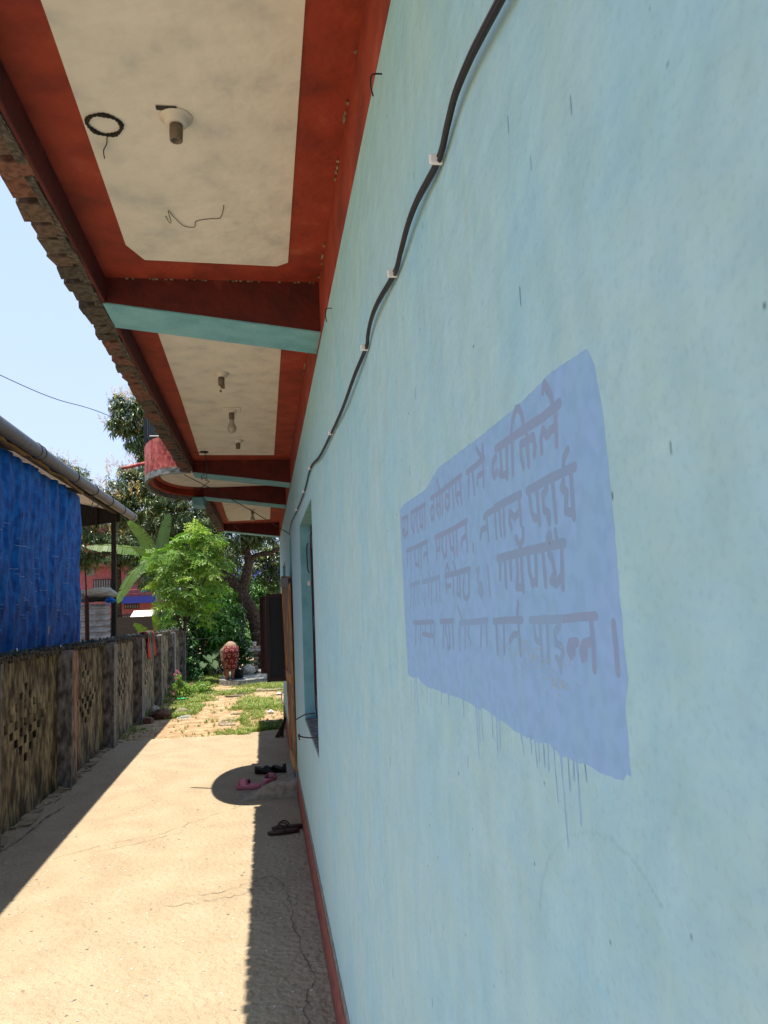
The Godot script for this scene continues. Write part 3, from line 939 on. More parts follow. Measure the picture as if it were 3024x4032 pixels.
func lettering(N: Node3D, x: float):
	var words := []
	words.append([0, [
		[9.5, 765,1757, 670,1757, 626,1756, 587,1758],
		[8.5, 766,1748, 777,1746, 781,1735, 776,1729, 766,1733],
		[8.5, 750,1750, 750,1734, 756,1728, 734,1724],
		[8.5, 729,1753, 733,1721],
		[8.5, 713,1762, 706,1773, 695,1781, 686,1780, 679,1772, 676,1764],
		[8.5, 712,1752, 715,1722],
		[8.5, 669,1745, 687,1745, 688,1734, 684,1723],
		[8.5, 669,1752, 669,1722],
		[8.5, 669,1745, 652,1745, 650,1735, 653,1728],
		[8.5, 597,1751, 599,1726],
		[8.5, 634,1727, 634,1738, 628,1746, 620,1738, 609,1741, 597,1741],
		[8.5, 622,1778, 617,1784, 610,1777, 604,1769, 602,1761]]])
	words.append([1, [
		[8.5, 678,1699, 617,1701, 565,1701],
		[8, 673,1697, 670,1679, 664,1672, 653,1671],
		[8, 653,1698, 651,1666],
		[8, 628,1694, 639,1689, 638,1676, 627,1672, 630,1669, 628,1664],
		[8, 614,1698, 612,1664],
		[8, 590,1693, 595,1689, 585,1684, 590,1669, 576,1666],
		[8, 574,1698, 574,1662],
		[8, 589,1702, 586,1712, 577,1717]]])
	words.append([1, [
		[8.5, 781,1643, 692,1644, 597,1644],
		[8, 634,1650, 629,1654, 625,1646],
		[8, 615,1655, 612,1645],
		[8, 774,1640, 777,1622],
		[8, 757,1643, 758,1613],
		[8, 739,1643, 741,1621],
		[8, 719,1642, 720,1623, 725,1611, 705,1611],
		[8, 707,1643, 706,1608],
		[8, 686,1641, 686,1626, 680,1613, 669,1616],
		[8, 666,1643, 669,1613],
		[8, 648,1642, 646,1611],
		[8, 634,1637, 627,1634, 622,1620, 633,1614, 621,1611, 606,1618],
		[8, 604,1641, 607,1608]]])
	words.append([1, [
		[8.5, 781,1697, 734,1698, 696,1699],
		[8, 765,1695, 765,1667],
		[8, 752,1695, 753,1666],
		[8, 730,1670, 735,1677, 732,1686, 718,1679, 700,1684],
		[8, 701,1698, 701,1671],
		[8, 696,1665, 697,1656, 708,1650, 718,1659]]])
	words.append([0, [
		[7.5, 1335,1749, 1272,1747],
		[7, 1332,1746, 1330,1730, 1307,1725],
		[7, 1304,1748, 1308,1713],
		[7, 1275,1746, 1282,1717],
		[7, 1334,1725, 1316,1716, 1281,1721]]])
	words.append([0, [
		[7.5, 1243,1749, 1184,1748, 1130,1748],
		[7, 1243,1747, 1243,1724, 1227,1714],
		[7, 1219,1748, 1227,1714],
		[7, 1190,1746, 1207,1736, 1192,1713],
		[7, 1173,1746, 1174,1719, 1159,1718],
		[7, 1152,1746, 1155,1712],
		[7, 1134,1745, 1139,1710]]])
	words.append([0, [
		[7.5, 1090,1751, 1018,1751, 961,1753, 911,1754],
		[7, 1072,1736, 1088,1738, 1095,1729, 1090,1719, 1075,1723],
		[7, 1071,1750, 1074,1717],
		[7, 1046,1749, 1057,1731, 1044,1720],
		[7, 1052,1735, 1032,1734],
		[7, 1031,1749, 1033,1721],
		[7, 1016,1749, 1021,1720],
		[7, 1044,1772, 1037,1763, 1030,1754],
		[7, 979,1736, 995,1743, 1002,1729, 992,1722, 979,1728],
		[7, 975,1751, 979,1725],
		[7, 958,1751, 957,1720],
		[7, 940,1749, 943,1733, 932,1721],
		[7, 943,1735, 919,1733],
		[7, 918,1750, 916,1720]]])
	words.append([0, [
		[7.5, 884,1753, 844,1754, 809,1756],
		[7, 875,1751, 883,1723],
		[7, 860,1751, 856,1723],
		[7, 842,1732, 838,1740, 815,1741],
		[7, 815,1755, 817,1725],
		[7, 837,1773, 831,1767, 819,1760],
		[7, 812,1771, 813,1759]]])
	words.append([1, [
		[7.5, 1302,1690, 1210,1690, 1128,1691],
		[7, 1297,1685, 1296,1663],
		[7, 1264,1687, 1266,1655],
		[7, 1228,1687, 1228,1662, 1205,1661],
		[7, 1199,1688, 1200,1658],
		[7, 1176,1688, 1184,1653],
		[7, 1132,1689, 1134,1659],
		[7, 1160,1669, 1148,1675, 1133,1672]]])
	words.append([0, [
		[7.5, 1075,1692, 975,1693, 896,1696],
		[7, 1064,1691, 1071,1659],
		[7, 1046,1691, 1050,1673, 1068,1674],
		[7, 1027,1691, 1035,1676, 1022,1660, 1008,1666],
		[7, 1006,1691, 1009,1661],
		[7, 988,1692, 985,1670, 969,1667],
		[7, 968,1691, 967,1658],
		[7, 949,1691, 951,1658],
		[7, 902,1693, 901,1660],
		[7, 927,1670, 924,1676, 903,1679],
		[7, 874,1665, 874,1658]]])
	words.append([1, [
		[7.5, 814,1694, 787,1695, 764,1695],
		[7, 823,1691, 814,1694, 811,1679, 810,1665],
		[7, 842,1670, 836,1679, 814,1679],
		[7, 782,1694, 781,1665]]])
	words.append([2, [
		[7.5, 1280,1630, 1197,1633],
		[7.5, 1178,1632, 1058,1635],
		[7, 1273,1629, 1285,1595],
		[7, 1245,1629, 1260,1595],
		[7, 1214,1628, 1215,1598],
		[7, 1134,1628, 1138,1608],
		[7, 1113,1630, 1120,1599],
		[7, 1080,1631, 1086,1604],
		[7, 1058,1635, 1063,1602],
		[7, 1158,1612, 1168,1596],
		[7, 1129,1646, 1120,1637]]])
	words.append([1, [
		[7.5, 1024,1635, 956,1636, 896,1638],
		[7, 1019,1635, 1016,1646, 1008,1650, 1001,1640],
		[7, 974,1651, 963,1639],
		[7, 1019,1633, 1021,1614],
		[7, 1022,1621, 994,1621],
		[7, 978,1636, 981,1609],
		[7, 956,1636, 962,1610, 950,1608],
		[7, 944,1635, 948,1606],
		[7, 922,1633, 929,1620, 930,1606, 915,1602, 904,1609],
		[7, 900,1636, 905,1606]]])
	words.append([2, [
		[7, 865,1634, 854,1637, 863,1625, 858,1617, 848,1619, 843,1610, 851,1604, 862,1612],
		[7, 820,1636, 818,1620, 817,1606]]])
	words.append([1, [
		[7.5, 1267,1568, 1115,1572],
		[7, 1246,1567, 1257,1535],
		[7, 1209,1569, 1214,1536],
		[7, 1171,1569, 1175,1553],
		[7, 1197,1552, 1120,1551],
		[7, 1132,1571, 1137,1552],
		[7, 1108,1570, 1114,1540]]])
	words.append([1, [
		[7.5, 1067,1573, 991,1575],
		[7, 1050,1572, 1055,1539],
		[7, 1033,1572, 1040,1562, 1029,1548, 1031,1538, 1014,1541],
		[7, 1016,1573, 1017,1539],
		[7, 996,1573, 998,1541]]])
	words.append([2, [
		[7.5, 957,1573, 891,1575, 833,1578],
		[7, 961,1593, 944,1576],
		[7, 958,1571, 962,1559, 962,1539],
		[7, 931,1573, 936,1543],
		[7, 910,1574, 920,1560, 908,1550],
		[7, 857,1575, 866,1548],
		[7, 837,1578, 840,1551]]])
	words.append([1, [
		[7.5, 809,1577, 761,1579, 715,1580],
		[7, 800,1575, 801,1544],
		[7, 774,1577, 777,1546],
		[7, 730,1580, 728,1587, 724,1596],
		[7, 727,1579, 726,1547],
		[7, 757,1558, 745,1565, 727,1566]]])
	words.append([2, [
		[7.5, 692,1580, 648,1581, 611,1582],
		[7, 683,1577, 681,1563, 667,1560],
		[7, 667,1579, 667,1545],
		[7, 649,1580, 651,1545],
		[7, 619,1577, 632,1571, 632,1561, 620,1560, 616,1554, 625,1546, 632,1549],
		[7, 623,1545, 624,1539]]])
	words.append([0, [
		[7, 609,1582, 576,1584, 546,1585],
		[8, 585,1564, 600,1563, 605,1557, 600,1553, 594,1556, 592,1563],
		[8, 557,1566, 573,1563, 579,1557, 577,1552, 571,1554, 570,1559],
		[8, 556,1582, 555,1566, 556,1545],
		[8, 518,1580, 517,1563, 517,1546]]])
	var wi := 0
	for wd in words:
		var st := nst()
		var d := (wi % 3) * 0.00002
		wi += 1
		for s in wd[1]:
			var pl := PackedVector2Array()
			for i in range(1, s.size(), 2): pl.append(Vector2(s[i], s[i + 1]))
			for pg in Geometry2D.offset_polyline(pl, s[0] * 0.5, Geometry2D.JOIN_ROUND, Geometry2D.END_ROUND):
				if Geometry2D.is_polygon_clockwise(pg): continue
				var q := PackedVector2Array()
				for v in pg: q.append(v * 0.001)
				coat(st, q, Vector3(x - 0.00008 - d, 0, 0))
			d += 0.000001
		obj("word", st, M.ink[wd[0]], N)

# ------------------------------------------------------------------ boundary wall
func wall_top(z: float) -> float: return 1.345 + 0.0082 * z

func boundary_wall():
	var F := thing("boundary_wall", "mould-streaked boundary wall with diamond vents, pillars and broken glass on top", "wall")
	var r := RandomNumberGenerator.new()
	r.seed = 40
	var X := -1.98
	var pil := [-3.55, -5.72, -7.92, -10.04, -12.24, -14.45, -16.5, -18.6, -20.7]
	for i in pil.size() - 1:
		var z1: float = pil[i]
		var z0: float = pil[i + 1]
		# pillar: near side and alley face project from the panels
		var st := nst()
		var top := wall_top(z1)
		rough_box(st, Vector3(X - 0.06, top * 0.5 - 0.03, z1 - 0.115), Vector3(0.36, top + 0.06, 0.23), 0.010, r)
		var pl := obj("pillar", st, M.pillar, F)
		st = nst()
		rough_box(st, Vector3(X + 0.121, top * 0.5 - 0.01, z1 - 0.115), Vector3(0.006, top, 0.215), 0.004, r)
		obj("pillar_render", st, M.pillar_face if i == 2 else M.pillar if i % 3 else M.cement, pl)
		panel(F, z1 - 0.23, z0, r)
	# lumpy coping
	var st := nst()
	var z := -3.56
	while z > -20.7:
		var d := r.randf_range(0.018, 0.034)
		var h := r.randf_range(0.035, 0.062)
		rough_box(st, Vector3(X - 0.10 + r.randf_range(-0.008, 0.012), wall_top(z) - 0.008 + h * 0.3, z), Vector3(0.27, h, d), 0.008, r)
		z -= d * 0.92
	tag(obj("coping", st, M.coping, F), "", "", "", "stuff")
	st = nst()
	for i in 620:
		var zz := 2.0 - r.randf() * 22.0
		if zz > -3.6: continue
		var p := Vector3(X - 0.05 + r.randf_range(-0.06, 0.05), wall_top(zz) + 0.01, zz)
		var a := r.randf() * TAU
		var w := Vector3(cos(a), 0, sin(a)) * r.randf_range(0.008, 0.022)
		var t := Vector3(-sin(a), 0, cos(a)) * 0.002
		var tip := p + Vector3(r.randf_range(-0.015, 0.015), r.randf_range(0.025, 0.075), r.randf_range(-0.015, 0.015))
		q4(st, p - w - t, p + w - t, tip + w * r.randf_range(0.1, 0.7) - t, tip - w * 0.3 - t)
		q4(st, p + w + t, p - w + t, tip - w * 0.3 + t, tip + w * r.randf_range(0.1, 0.7) + t)
	tag(obj("broken_glass", st, M.glass, F), "shards of broken glass set on the wall top", "", "", "stuff")

func panel(F: Node3D, z1: float, z0: float, r: RandomNumberGenerator):
	var X := -1.98
	var T := 0.22
	var zc := (z0 + z1) * 0.5 + 0.02
	var yc := 0.765 if z1 > -13.0 else 0.74
	var zl := [z1]
	for k in range(4, -5, -1):
		zl.append(zc + k * 0.124 + 0.044)
		zl.append(zc + k * 0.124 - 0.044)
	zl.append(z0)
	var yl := [-0.05]
	for m in range(-4, 5):
		yl.append(yc + m * 0.071 - 0.033)
		yl.append(yc + m * 0.071 + 0.033)
	yl.append(wall_top((z0 + z1) * 0.5))
	var P := []
	for i in zl.size():
		var col := []
		for j in yl.size():
			var edge: bool = i == 0 or j == 0 or i == zl.size() - 1 or j == yl.size() - 1
			var jz := 0.0 if edge else r.randf_range(-0.009, 0.009)
			var jy := 0.0 if edge else r.randf_range(-0.007, 0.007)
			var y: float = yl[j] if j < yl.size() - 1 else wall_top(zl[i])
			col.append(Vector3(X + (0.0 if edge else r.randf_range(-0.003, 0.004)), y + jy, zl[i] + jz))
		P.append(col)
	var st := nst()
	var back := Vector3(-T, 0, 0)
	for i in zl.size() - 1:
		for j in yl.size() - 1:
			var k := 4 - (i - 1) / 2
			var m := (j - 1) / 2 - 4
			var hole: bool = i % 2 == 1 and j % 2 == 1 and i < 19 and j < 19 and absi(k) + absi(m) <= 4 and (absi(k) + absi(m)) % 2 == 0
			var a: Vector3 = P[i][j]
			var b: Vector3 = P[i + 1][j]
			var c: Vector3 = P[i + 1][j + 1]
			var d: Vector3 = P[i][j + 1]
			if hole:
				var sh := Vector3(-T, r.randf_range(-0.008, 0.008), r.randf_range(-0.01, 0.01))
				q4(st, a, a + sh, b + sh, b)
				q4(st, b, b + sh, c + sh, c)
				q4(st, c, c + sh, d + sh, d)
				q4(st, d, d + sh, a + sh, a)
			else:
				q4(st, a, b, c, d)
				q4(st, a + back, d + back, c + back, b + back)
	# top edge
	for i in zl.size() - 1:
		var c: Vector3 = P[i][yl.size() - 1]
		var d: Vector3 = P[i + 1][yl.size() - 1]
		q4(st, c, d, d + back, c + back)
	obj("vented_panel", st, M.fence, F)

# ------------------------------------------------------------------ neighbour's shelter
func corrugated(st: SurfaceTool, o: Vector3, along: Vector3, across: Vector3, nw: int, pitch: float, amp: float):
	var n := along.normalized().cross(across.normalized())
	var L := across.length()
	var dir := across.normalized()
	var prev := o
	for i in range(1, nw * 6 + 1):
		var s := i * pitch / 6.0
		if s > L: break
		var p := o + dir * s + n * sin(i * TAU / 6.0) * amp
		q4(st, prev, prev + along, p + along, p)
		prev = p

func shelter():
	var S := thing("shelter", "neighbour's open shelter with a sheet metal roof over dark timber", "shed")
	var st := nst(true)
	corrugated(st, Vector3(-2.25, 3.325, -13.55), Vector3(-4.4, 0.95, 0), Vector3(0, 0, 9.35), 190, 0.076, 0.010)
	obj("roof_sheet", st, M.sheet, S)
	st = nst()
	box(st, Vector3(-2.46, 1.6, -13.3), Vector3(0.075, 3.3, 0.075), 0.006)
	obj("post", st, M.darkwood, S)
	for z in [-9.3, -4.4]:
		st = nst()
		box(st, Vector3(-2.52, 1.6, z), Vector3(0.075, 3.3, 0.075), 0.006)
		obj("post", st, M.darkwood, S)
	st = nst()
	box(st, Vector3(-2.44, 3.33, -8.8), Vector3(0.06, 0.08, 9.1), 0.004)
	obj("eaves_purlin", st, M.darkwood, S)
	st = nst()
	var g := PackedVector2Array([Vector2(-2.38, 3.17), Vector2(-2.38, 3.33), Vector2(-5.0, 3.96), Vector2(-5.0, 3.02), Vector2(-3.0, 3.10)])
	prism(st, g, Vector3(0, 0, -13.42), Vector3.RIGHT, Vector3.UP, 0.04)
	obj("gable_board", st, M.darkwood, S)
	for y in [[-3.1, 3.3], [-2.75, 3.2]]:
		st = nst()
		box(st, Vector3(y[0], 3.25, -13.36), Vector3(0.03, 0.36, 0.03), 0.003)
		obj("gable_batten", st, M.darkwood, S)
	for i in 3:
		st = nst()
		box(st, Vector3(-4.3, 3.80, -11.2 + i * 3.0), Vector3(4.2, 0.09, 0.06), 0.004, Basis(Vector3(0, 0, 1), -0.24))
		obj("rafter", st, M.darkwood, S)
	# round gutter pipe strapped along the eaves
	st = nst(true)
	var pts := [Vector3(-2.185, 3.27, -4.15), Vector3(-2.195, 3.262, -6.0), Vector3(-2.205, 3.262, -9.0), Vector3(-2.205, 3.268, -12.0), Vector3(-2.205, 3.275, -13.7)]
	tube(st, curve(pts, 6), 0.064, 20, false)
	var gut := obj("gutter_pipe", st, M.pvc, S)
	for z in [-4.9, -6.15, -7.9, -8.05, -9.45, -10.5, -11.55, -12.55, -13.45]:
		st = nst(true)
		var c := curve(pts, 6)
		var y := 3.265
		var ring_pts := []
		for k in 19:
			var a := PI * 0.15 + TAU * k / 18.0
			ring_pts.append(Vector3(-2.203 + cos(a) * 0.067, y + sin(a) * 0.067, z + 0.03 * sin(a)))
		if z > -7.0:
			for k in ring_pts.size(): ring_pts[k] += Vector3(0.006 if z < -5 else 0.016, 0.003, 0)
		tube(st, ring_pts, 0.005, 5)
		obj("strap", st, M.wire, gut)
	# blue tarpaulin hung from the eaves
	st = nst(true)
	var f := FastNoiseLite.new()
	f.seed = 91
	f.frequency = 0.9
	var rows := 26
	var colsn := 150
	var P := []
	for i in colsn + 1:
		var t := float(i) / colsn
		var col := []
		for j in rows + 1:
			var v := float(j) / rows
			var z := lerpf(-4.3, -10.4, t)
			var ytop := 3.185 + 0.012 * sin(z * 2.4) - 0.035 * clampf((-9.0 - z), 0.0, 1.0)
			var y := lerpf(ytop, 0.25 + 0.03 * sin(z * 3.0), v)
			var fold := f.get_noise_2d(z * 4.2, v * 0.8) * 0.048 * (1.1 - 0.75 * v) + f.get_noise_2d(z * 16.0 + 40, v * 2.0) * 0.006 * (1.15 - v) + f.get_noise_2d(z * 1.8 + 9, v * 2.4) * 0.06
			z += f.get_noise_2d(v * 3.0, 7.0) * 0.05 * smoothstep(0.97, 1.0, t) + 0.06 * (1.0 - v) * smoothstep(0.9, 1.0, t) * -1.0
			col.append(Vector3(-2.36 + fold, y, z))
		P.append(col)
	for i in colsn:
		for j in rows:
			q4(st, P[i][j + 1], P[i + 1][j + 1], P[i + 1][j], P[i][j])
	var tp := obj("tarpaulin", st, M.tarp)
	tag(tp, "large blue tarpaulin hanging behind the boundary wall under the grey gutter pipe", "tarpaulin")
	# scuffs and holes in it
	var r := RandomNumberGenerator.new()
	r.seed = 8
	for h in [[-6.9, 1.72, 0.03], [-7.35, 1.80, 0.028], [-8.25, 1.66, 0.02], [-9.0, 1.50, 0.035], [-9.75, 1.38, 0.022], [-7.9, 2.62, 0.016], [-7.2, 2.48, 0.012]]:
		st = nst()
		var pg := PackedVector2Array()
		for k in 9:
			var a := TAU * k / 9.0
			pg.append(Vector2(cos(a) * h[2], sin(a) * h[2] * 1.7) * r.randf_range(0.6, 1.3))
		var ii := clampi(int(round((-4.3 - h[0]) / 6.1 * colsn)), 0, colsn)
		var jj := clampi(int(round((3.17 - h[1]) / 2.92 * rows)), 0, rows)
		var hp: Vector3 = P[ii][jj]
		prism(st, pg, hp + Vector3(0.012, 0, 0), Vector3(0, 0, -1), Vector3.UP, 0.003)
		obj("patched_hole", st, M.sack if h[2] > 0.025 else M.rust, tp)
	st = nst()
	for k in 110:     # frayed white threads along the creases
		var lane: float = [2.05, 1.55, 2.35, 1.15, 1.8][r.randi() % 5]
		var zz := r.randf_range(-10.0, -5.5)
		var y := lane + 0.045 * (zz + 8.0) + r.randfn(0, 0.09)
		var l := r.randf_range(0.03, 0.22)
		var prev := Vector3.INF
		for s in 6:
			var z3 := zz - l * s / 5.0
			var i3 := clampi(int(round((-4.3 - z3) / 6.1 * colsn)), 0, colsn)
			var j3 := clampi(int(round((3.17 - y) / 2.92 * rows)), 0, rows)
			var hp: Vector3 = P[i3][j3]
			var c := Vector3(hp.x + 0.010, y + r.randf_range(-0.005, 0.005), z3)
			if prev != Vector3.INF:
				var w := Vector3(0, r.randf_range(0.0006, 0.0028), 0)
				q4(st, prev - w, c - w, c + w, prev + w)
			prev = c
	tag(obj("frayed_threads", st, M.tarp_scuff, tp), "", "", "", "stuff")
	# yellow rag along the top hem
	st = nst(true)
	var pp := []
	var rr := []
	for i in 38:
		var z := -4.4 - i * 0.155
		pp.append(Vector3(-2.245 + r.randf_range(-0.01, 0.012), 3.185 + r.randf_range(-0.012, 0.014) - 0.03 * clampf(-9.0 - z, 0.0, 1.0), z))
		rr.append(r.randf_range(0.006, 0.024))
	tube(st, pp, rr, 6)
	tag(obj("rag_hem", st, M.rag), "ragged yellow cloth hem under the gutter pipe along the top of the tarpaulin", "rag")
	# broken twigs of wire below the gutter end
	st = nst(true)
	tube(st, [Vector3(-2.2, 3.2, -10.5), Vector3(-2.23, 3.12, -10.62), Vector3(-2.25, 3.04, -10.6), Vector3(-2.22, 3.13, -10.95), Vector3(-2.24, 3.05, -10.85)], 0.006, 5)
	tag(obj("loose_wire", st, M.wire), "tangle of loose dark wire hanging under the gutter pipe", "wire")
	# corrugated sheet wall, rusty pipe and sacks
	st = nst(true)
	corrugated(st, Vector3(-3.3, 0.3, -12.9), Vector3(0.86, 0, 0), Vector3(0, 1.52, 0), 40, 0.095, 0.030)
	tag(obj("corrugated_sheet", st, M.sheet), "grey corrugated metal sheet standing beside the dark timber post", "metal sheet")
	st = nst(true)
	tube(st, [Vector3(-2.735, 0.2, -12.7), Vector3(-2.745, 1.25, -12.7), Vector3(-2.76, 1.93, -12.7)], 0.033, 10)
	tube(st, [Vector3(-2.762, 1.9, -12.7), Vector3(-2.785, 2.45, -12.7)], 0.012, 8)
	tag(obj("rusty_pipe", st, M.rust), "rusty brown pipe standing in front of the corrugated metal sheet", "pipe")
	sackheap("sack", Vector3(-2.60, 1.98, -12.9), Vector3(0.26, 0.085, 0.16), 3, M.sack, "pale sack lying on the corrugated sheet nearer the timber post", r)
	sackheap("sack", Vector3(-2.98, 1.95, -12.95), Vector3(0.22, 0.09, 0.16), 4, M.sack, "pale sack lying on the corrugated sheet beside the tarpaulin edge", r)
	sackheap("plastic_sheet", Vector3(-2.66, 1.87, -12.86), Vector3(0.24, 0.035, 0.14), 5, M.darkplastic, "crumpled dark plastic sheet under the pale sacks", r)
	sackheap("plastic_bag", Vector3(-2.42, 1.86, -12.8), Vector3(0.08, 0.04, 0.09), 6, M.tarp, "small blue plastic bag at the end of the corrugated sheet", r)

func sackheap(called: String, c: Vector3, s: Vector3, sd: int, m: Material, label: String, _r: RandomNumberGenerator):
	var f := FastNoiseLite.new()
	f.seed = sd
	f.frequency = 1.3
	var rings := []
	for j in 13:
		var ph := PI * (j / 12.0)
		var rg := []
		for i in 20:
			var a := TAU * i / 20.0
			var d := Vector3(-sin(ph) * cos(a), -cos(ph), sin(ph) * sin(a)).normalized()
			var k := 1.0 + f.get_noise_3dv(d * 1.6) * 0.45
			rg.append(c + Vector3(d.x * s.x, d.y * s.y + absf(d.x) * -0.02, d.z * s.z) * k)
		rings.append(rg)
	var st := nst(true)
	loft(st, rings, false)
	tag(obj(called, st, m), label, called.replace("_", " "))

# ------------------------------------------------------------------ light fittings, cables
func fitting(at: Vector3, plate: bool, bulb: int, label: String):
	var L := thing("ceiling_lamp_holder", label, "lamp holder", at)
	var st := nst(true)
	if plate:
		st.set_smooth_group(-1)
		box(st, Vector3(0, -0.004, 0), Vector3(0.115, 0.008, 0.115), 0.002)
		obj("mounting_plate", st, M.white, L)
		st = nst(true)
	lathe(st, Vector3.ZERO, [[0.020, -0.022], [0.029, -0.020], [0.031, -0.007], [0.042, -0.005], [0.043, 0.0]], 24)
	obj("rose", st, M.white, L)
	st = nst(true)
	lathe(st, Vector3.ZERO, [[0.009, -0.050], [0.011, -0.066], [0.0165, -0.066], [0.0175, -0.04], [0.017, -0.024]], 20)
	obj("socket", st, M.socket, L)
	if label.begins_with("round white"):
		st = nst()
		var rg := RandomNumberGenerator.new()
		rg.seed = 2
		rough_box(st, Vector3(-0.020, -0.001, 0.038), Vector3(0.050, 0.003, 0.016), 0.003, rg)
		obj("broken_plaster", st, M.wire, L)
	if bulb == 1:
		st = nst(true)
		lathe(st, Vector3.ZERO, [[0.001, -0.155], [0.014, -0.152], [0.025, -0.141], [0.0295, -0.126], [0.027, -0.111], [0.019, -0.096], [0.0145, -0.082], [0.0135, -0.064]], 20)
		obj("light_bulb", st, M.bulb, L)
	elif bulb == 2:
		st = nst()
		var r := RandomNumberGenerator.new()
		r.seed = 4
		rough_box(st, Vector3(0.006, -0.072, 0), Vector3(0.018, 0.022, 0.016), 0.005, r)
		rough_box(st, Vector3(-0.004, -0.098, 0), Vector3(0.010, 0.010, 0.008), 0.003, r)
		obj("broken_stub", st, M.socket, L)

func ring_on_ceiling(at: Vector3, radius: float, label: String, wires: Array):
	var K := thing("conduit_ring", label, "conduit ring", at)
	var st := nst(true)
	var pts := []
	var rr := []
	for k in 65:
		var a := TAU * k / 64.0
		pts.append(Vector3(cos(a) * radius * (1.0 + 0.03 * sin(a * 3) + 0.015 * sin(a * 17)), -0.004, sin(a) * radius))
		rr.append(0.0048 + 0.0013 * sin(a * 5.0 + 1.0) + 0.001 * sin(a * 23.0))
	tube(st, pts, rr, 8, false)
	obj("rim", st, M.darkmetal, K)
	if wires.size():
		st = nst(true)
		for w in wires: tube(st, curve(w, 4), 0.0016 if radius > 0.04 else 0.003, 5)
		obj("dangling_wire", st, M.wire, K)

func fittings():
	var yc := 2.8865
	fitting(Vector3(-0.20, yc, -1.925), false, 0, "round white empty lamp holder on the nearest cream ceiling panel")
	fitting(Vector3(-0.206, yc, -4.15), false, 2, "lamp holder with a broken stub, nearest on the second cream panel")
	fitting(Vector3(-0.183, yc, -4.92), true, 1, "lamp holder with a bulb on a square plate on the second cream panel")
	fitting(Vector3(-0.174, yc, -5.84), false, 0, "small empty lamp holder beyond the bulb on the second cream panel")
	fitting(Vector3(-0.13, yc, -9.95), true, 1, "lamp holder with a bulb on the farthest cream panel")
	ring_on_ceiling(Vector3(-0.388, yc, -1.97), 0.043, "dark broken ring of an old ceiling box on the nearest cream panel", [[Vector3(-0.002, -0.004, -0.043), Vector3(-0.008, -0.012, -0.07), Vector3(-0.022, -0.014, -0.10), Vector3(-0.026, -0.016, -0.135)]])
	ring_on_ceiling(Vector3(-0.456, yc, -6.25), 0.028, "dark ring with dangling wires at the far end of the second panel", [[Vector3(0.0, 0, -0.02), Vector3(0.01, -0.06, -0.1), Vector3(-0.005, -0.17, -0.33), Vector3(0.01, -0.19, -0.35), Vector3(-0.09, -0.26, -0.36)], [Vector3(-0.01, -0.185, -0.35), Vector3(-0.03, -0.15, -0.36), Vector3(-0.05, -0.17, -0.35), Vector3(-0.045, -0.13, -0.35), Vector3(-0.02, -0.13, -0.35)], [Vector3(-0.01, 0, 0), Vector3(-0.06, -0.01, 0.0), Vector3(-0.12, -0.03, 0.2), Vector3(-0.12, -0.01, 0.5)]])
	var st := nst(true)
	tube(st, curve([Vector3(-0.29, 2.882, -2.44), Vector3(-0.283, 2.880, -2.475), Vector3(-0.275, 2.874, -2.46), Vector3(-0.277, 2.88, -2.40), Vector3(-0.265, 2.882, -2.44), Vector3(-0.24, 2.883, -2.50), Vector3(-0.205, 2.884, -2.51), Vector3(-0.195, 2.884, -2.47), Vector3(-0.15, 2.884, -2.45), Vector3(-0.115, 2.884, -2.44), Vector3(-0.10, 2.884, -2.36)], 5), 0.0011, 5)
	tag(obj("loose_thread", st, M.wire2), "thin loose wire stuck across the nearest cream ceiling panel", "wire")
	# wall cable: a thick black lead and a thinner one clipped to it
	var path := [[500, 2128], [560, 2143], [635, 2158], [688, 2169], [740, 2178], [801, 2183], [851, 2177], [911, 2169], [1025, 2178], [1099, 2178], [1177, 2171], [1257, 2170], [1418, 2184], [1518, 2187], [1596, 2180], [1641, 2169], [1824, 2162], [2114, 2157], [2494, 2178], [3035, 2200], [3716, 2277], [4330, 2256], [5301, 2275], [6442, 2304], [6865, 2250]]
	var clips := [910, 1257, 1640, 2528, 3716, 4330, 5301]
	var C := thing("cable", "black twin cable clipped along the top of the blue wall", "cable")
	for k in 2:
		var pts := []
		for p in path:
			var far := 1.0
			for c in clips: far = minf(far, absf(p[0] - c) / 130.0)
			pts.append(Vector3(0.243 - 0.007 - 0.005 * far - k * 0.001, p[1] * 0.001 + (0.003 if k else -0.0025), -p[0] * 0.001))
		st = nst(true)
		tube(st, curve(pts, 5), 0.0034 if k == 0 else 0.0028, 8)
		obj("lead", st, M.wire if k == 0 else M.wire2, C)
	for c in clips:
		var y := 2.17
		for i in path.size() - 1:
			if path[i][0] <= c and path[i + 1][0] >= c: y = lerpf(path[i][1], path[i + 1][1], inverse_lerp(path[i][0], path[i + 1][0], c)) * 0.001
		st = nst()
		box(st, Vector3(0.232, y, -c * 0.001), Vector3(0.018, 0.014, 0.006), 0.002)
		obj("clip", st, M.clip, C)
	st = nst(true)
	tube(st, curve([Vector3(-0.66, 2.78, -6.70), Vector3(-0.2, 2.53, -6.8), Vector3(0.236, 2.262, -6.91)], 8), 0.0035, 6)
	tag(obj("slack_wire", st, M.wire), "slack black wire from the balcony corner down to the wall by the door", "wire")
	st = nst(true)
	tube(st, curve([Vector3(-0.5, 2.86, -10.4), Vector3(-0.34, 2.72, -10.9), Vector3(-0.18, 2.56, -11.5)], 8), 0.003, 6)
	tag(obj("slack_wire", st, M.wire), "thin dark wire hanging below the farthest balcony bay", "wire")
	st = nst(true)
	tube(st, curve([Vector3(-16.0, 12.2, -14.0), Vector3(-8.05, 9.26, -25.0), Vector3(-5.7, 9.2, -30.0), Vector3(-2.0, 9.4, -42.0)], 10), 0.013, 6)
	tag(obj("power_line", st, M.wire2), "single overhead wire crossing the sky above the grey gutter pipe", "power line")
	st = nst(true)
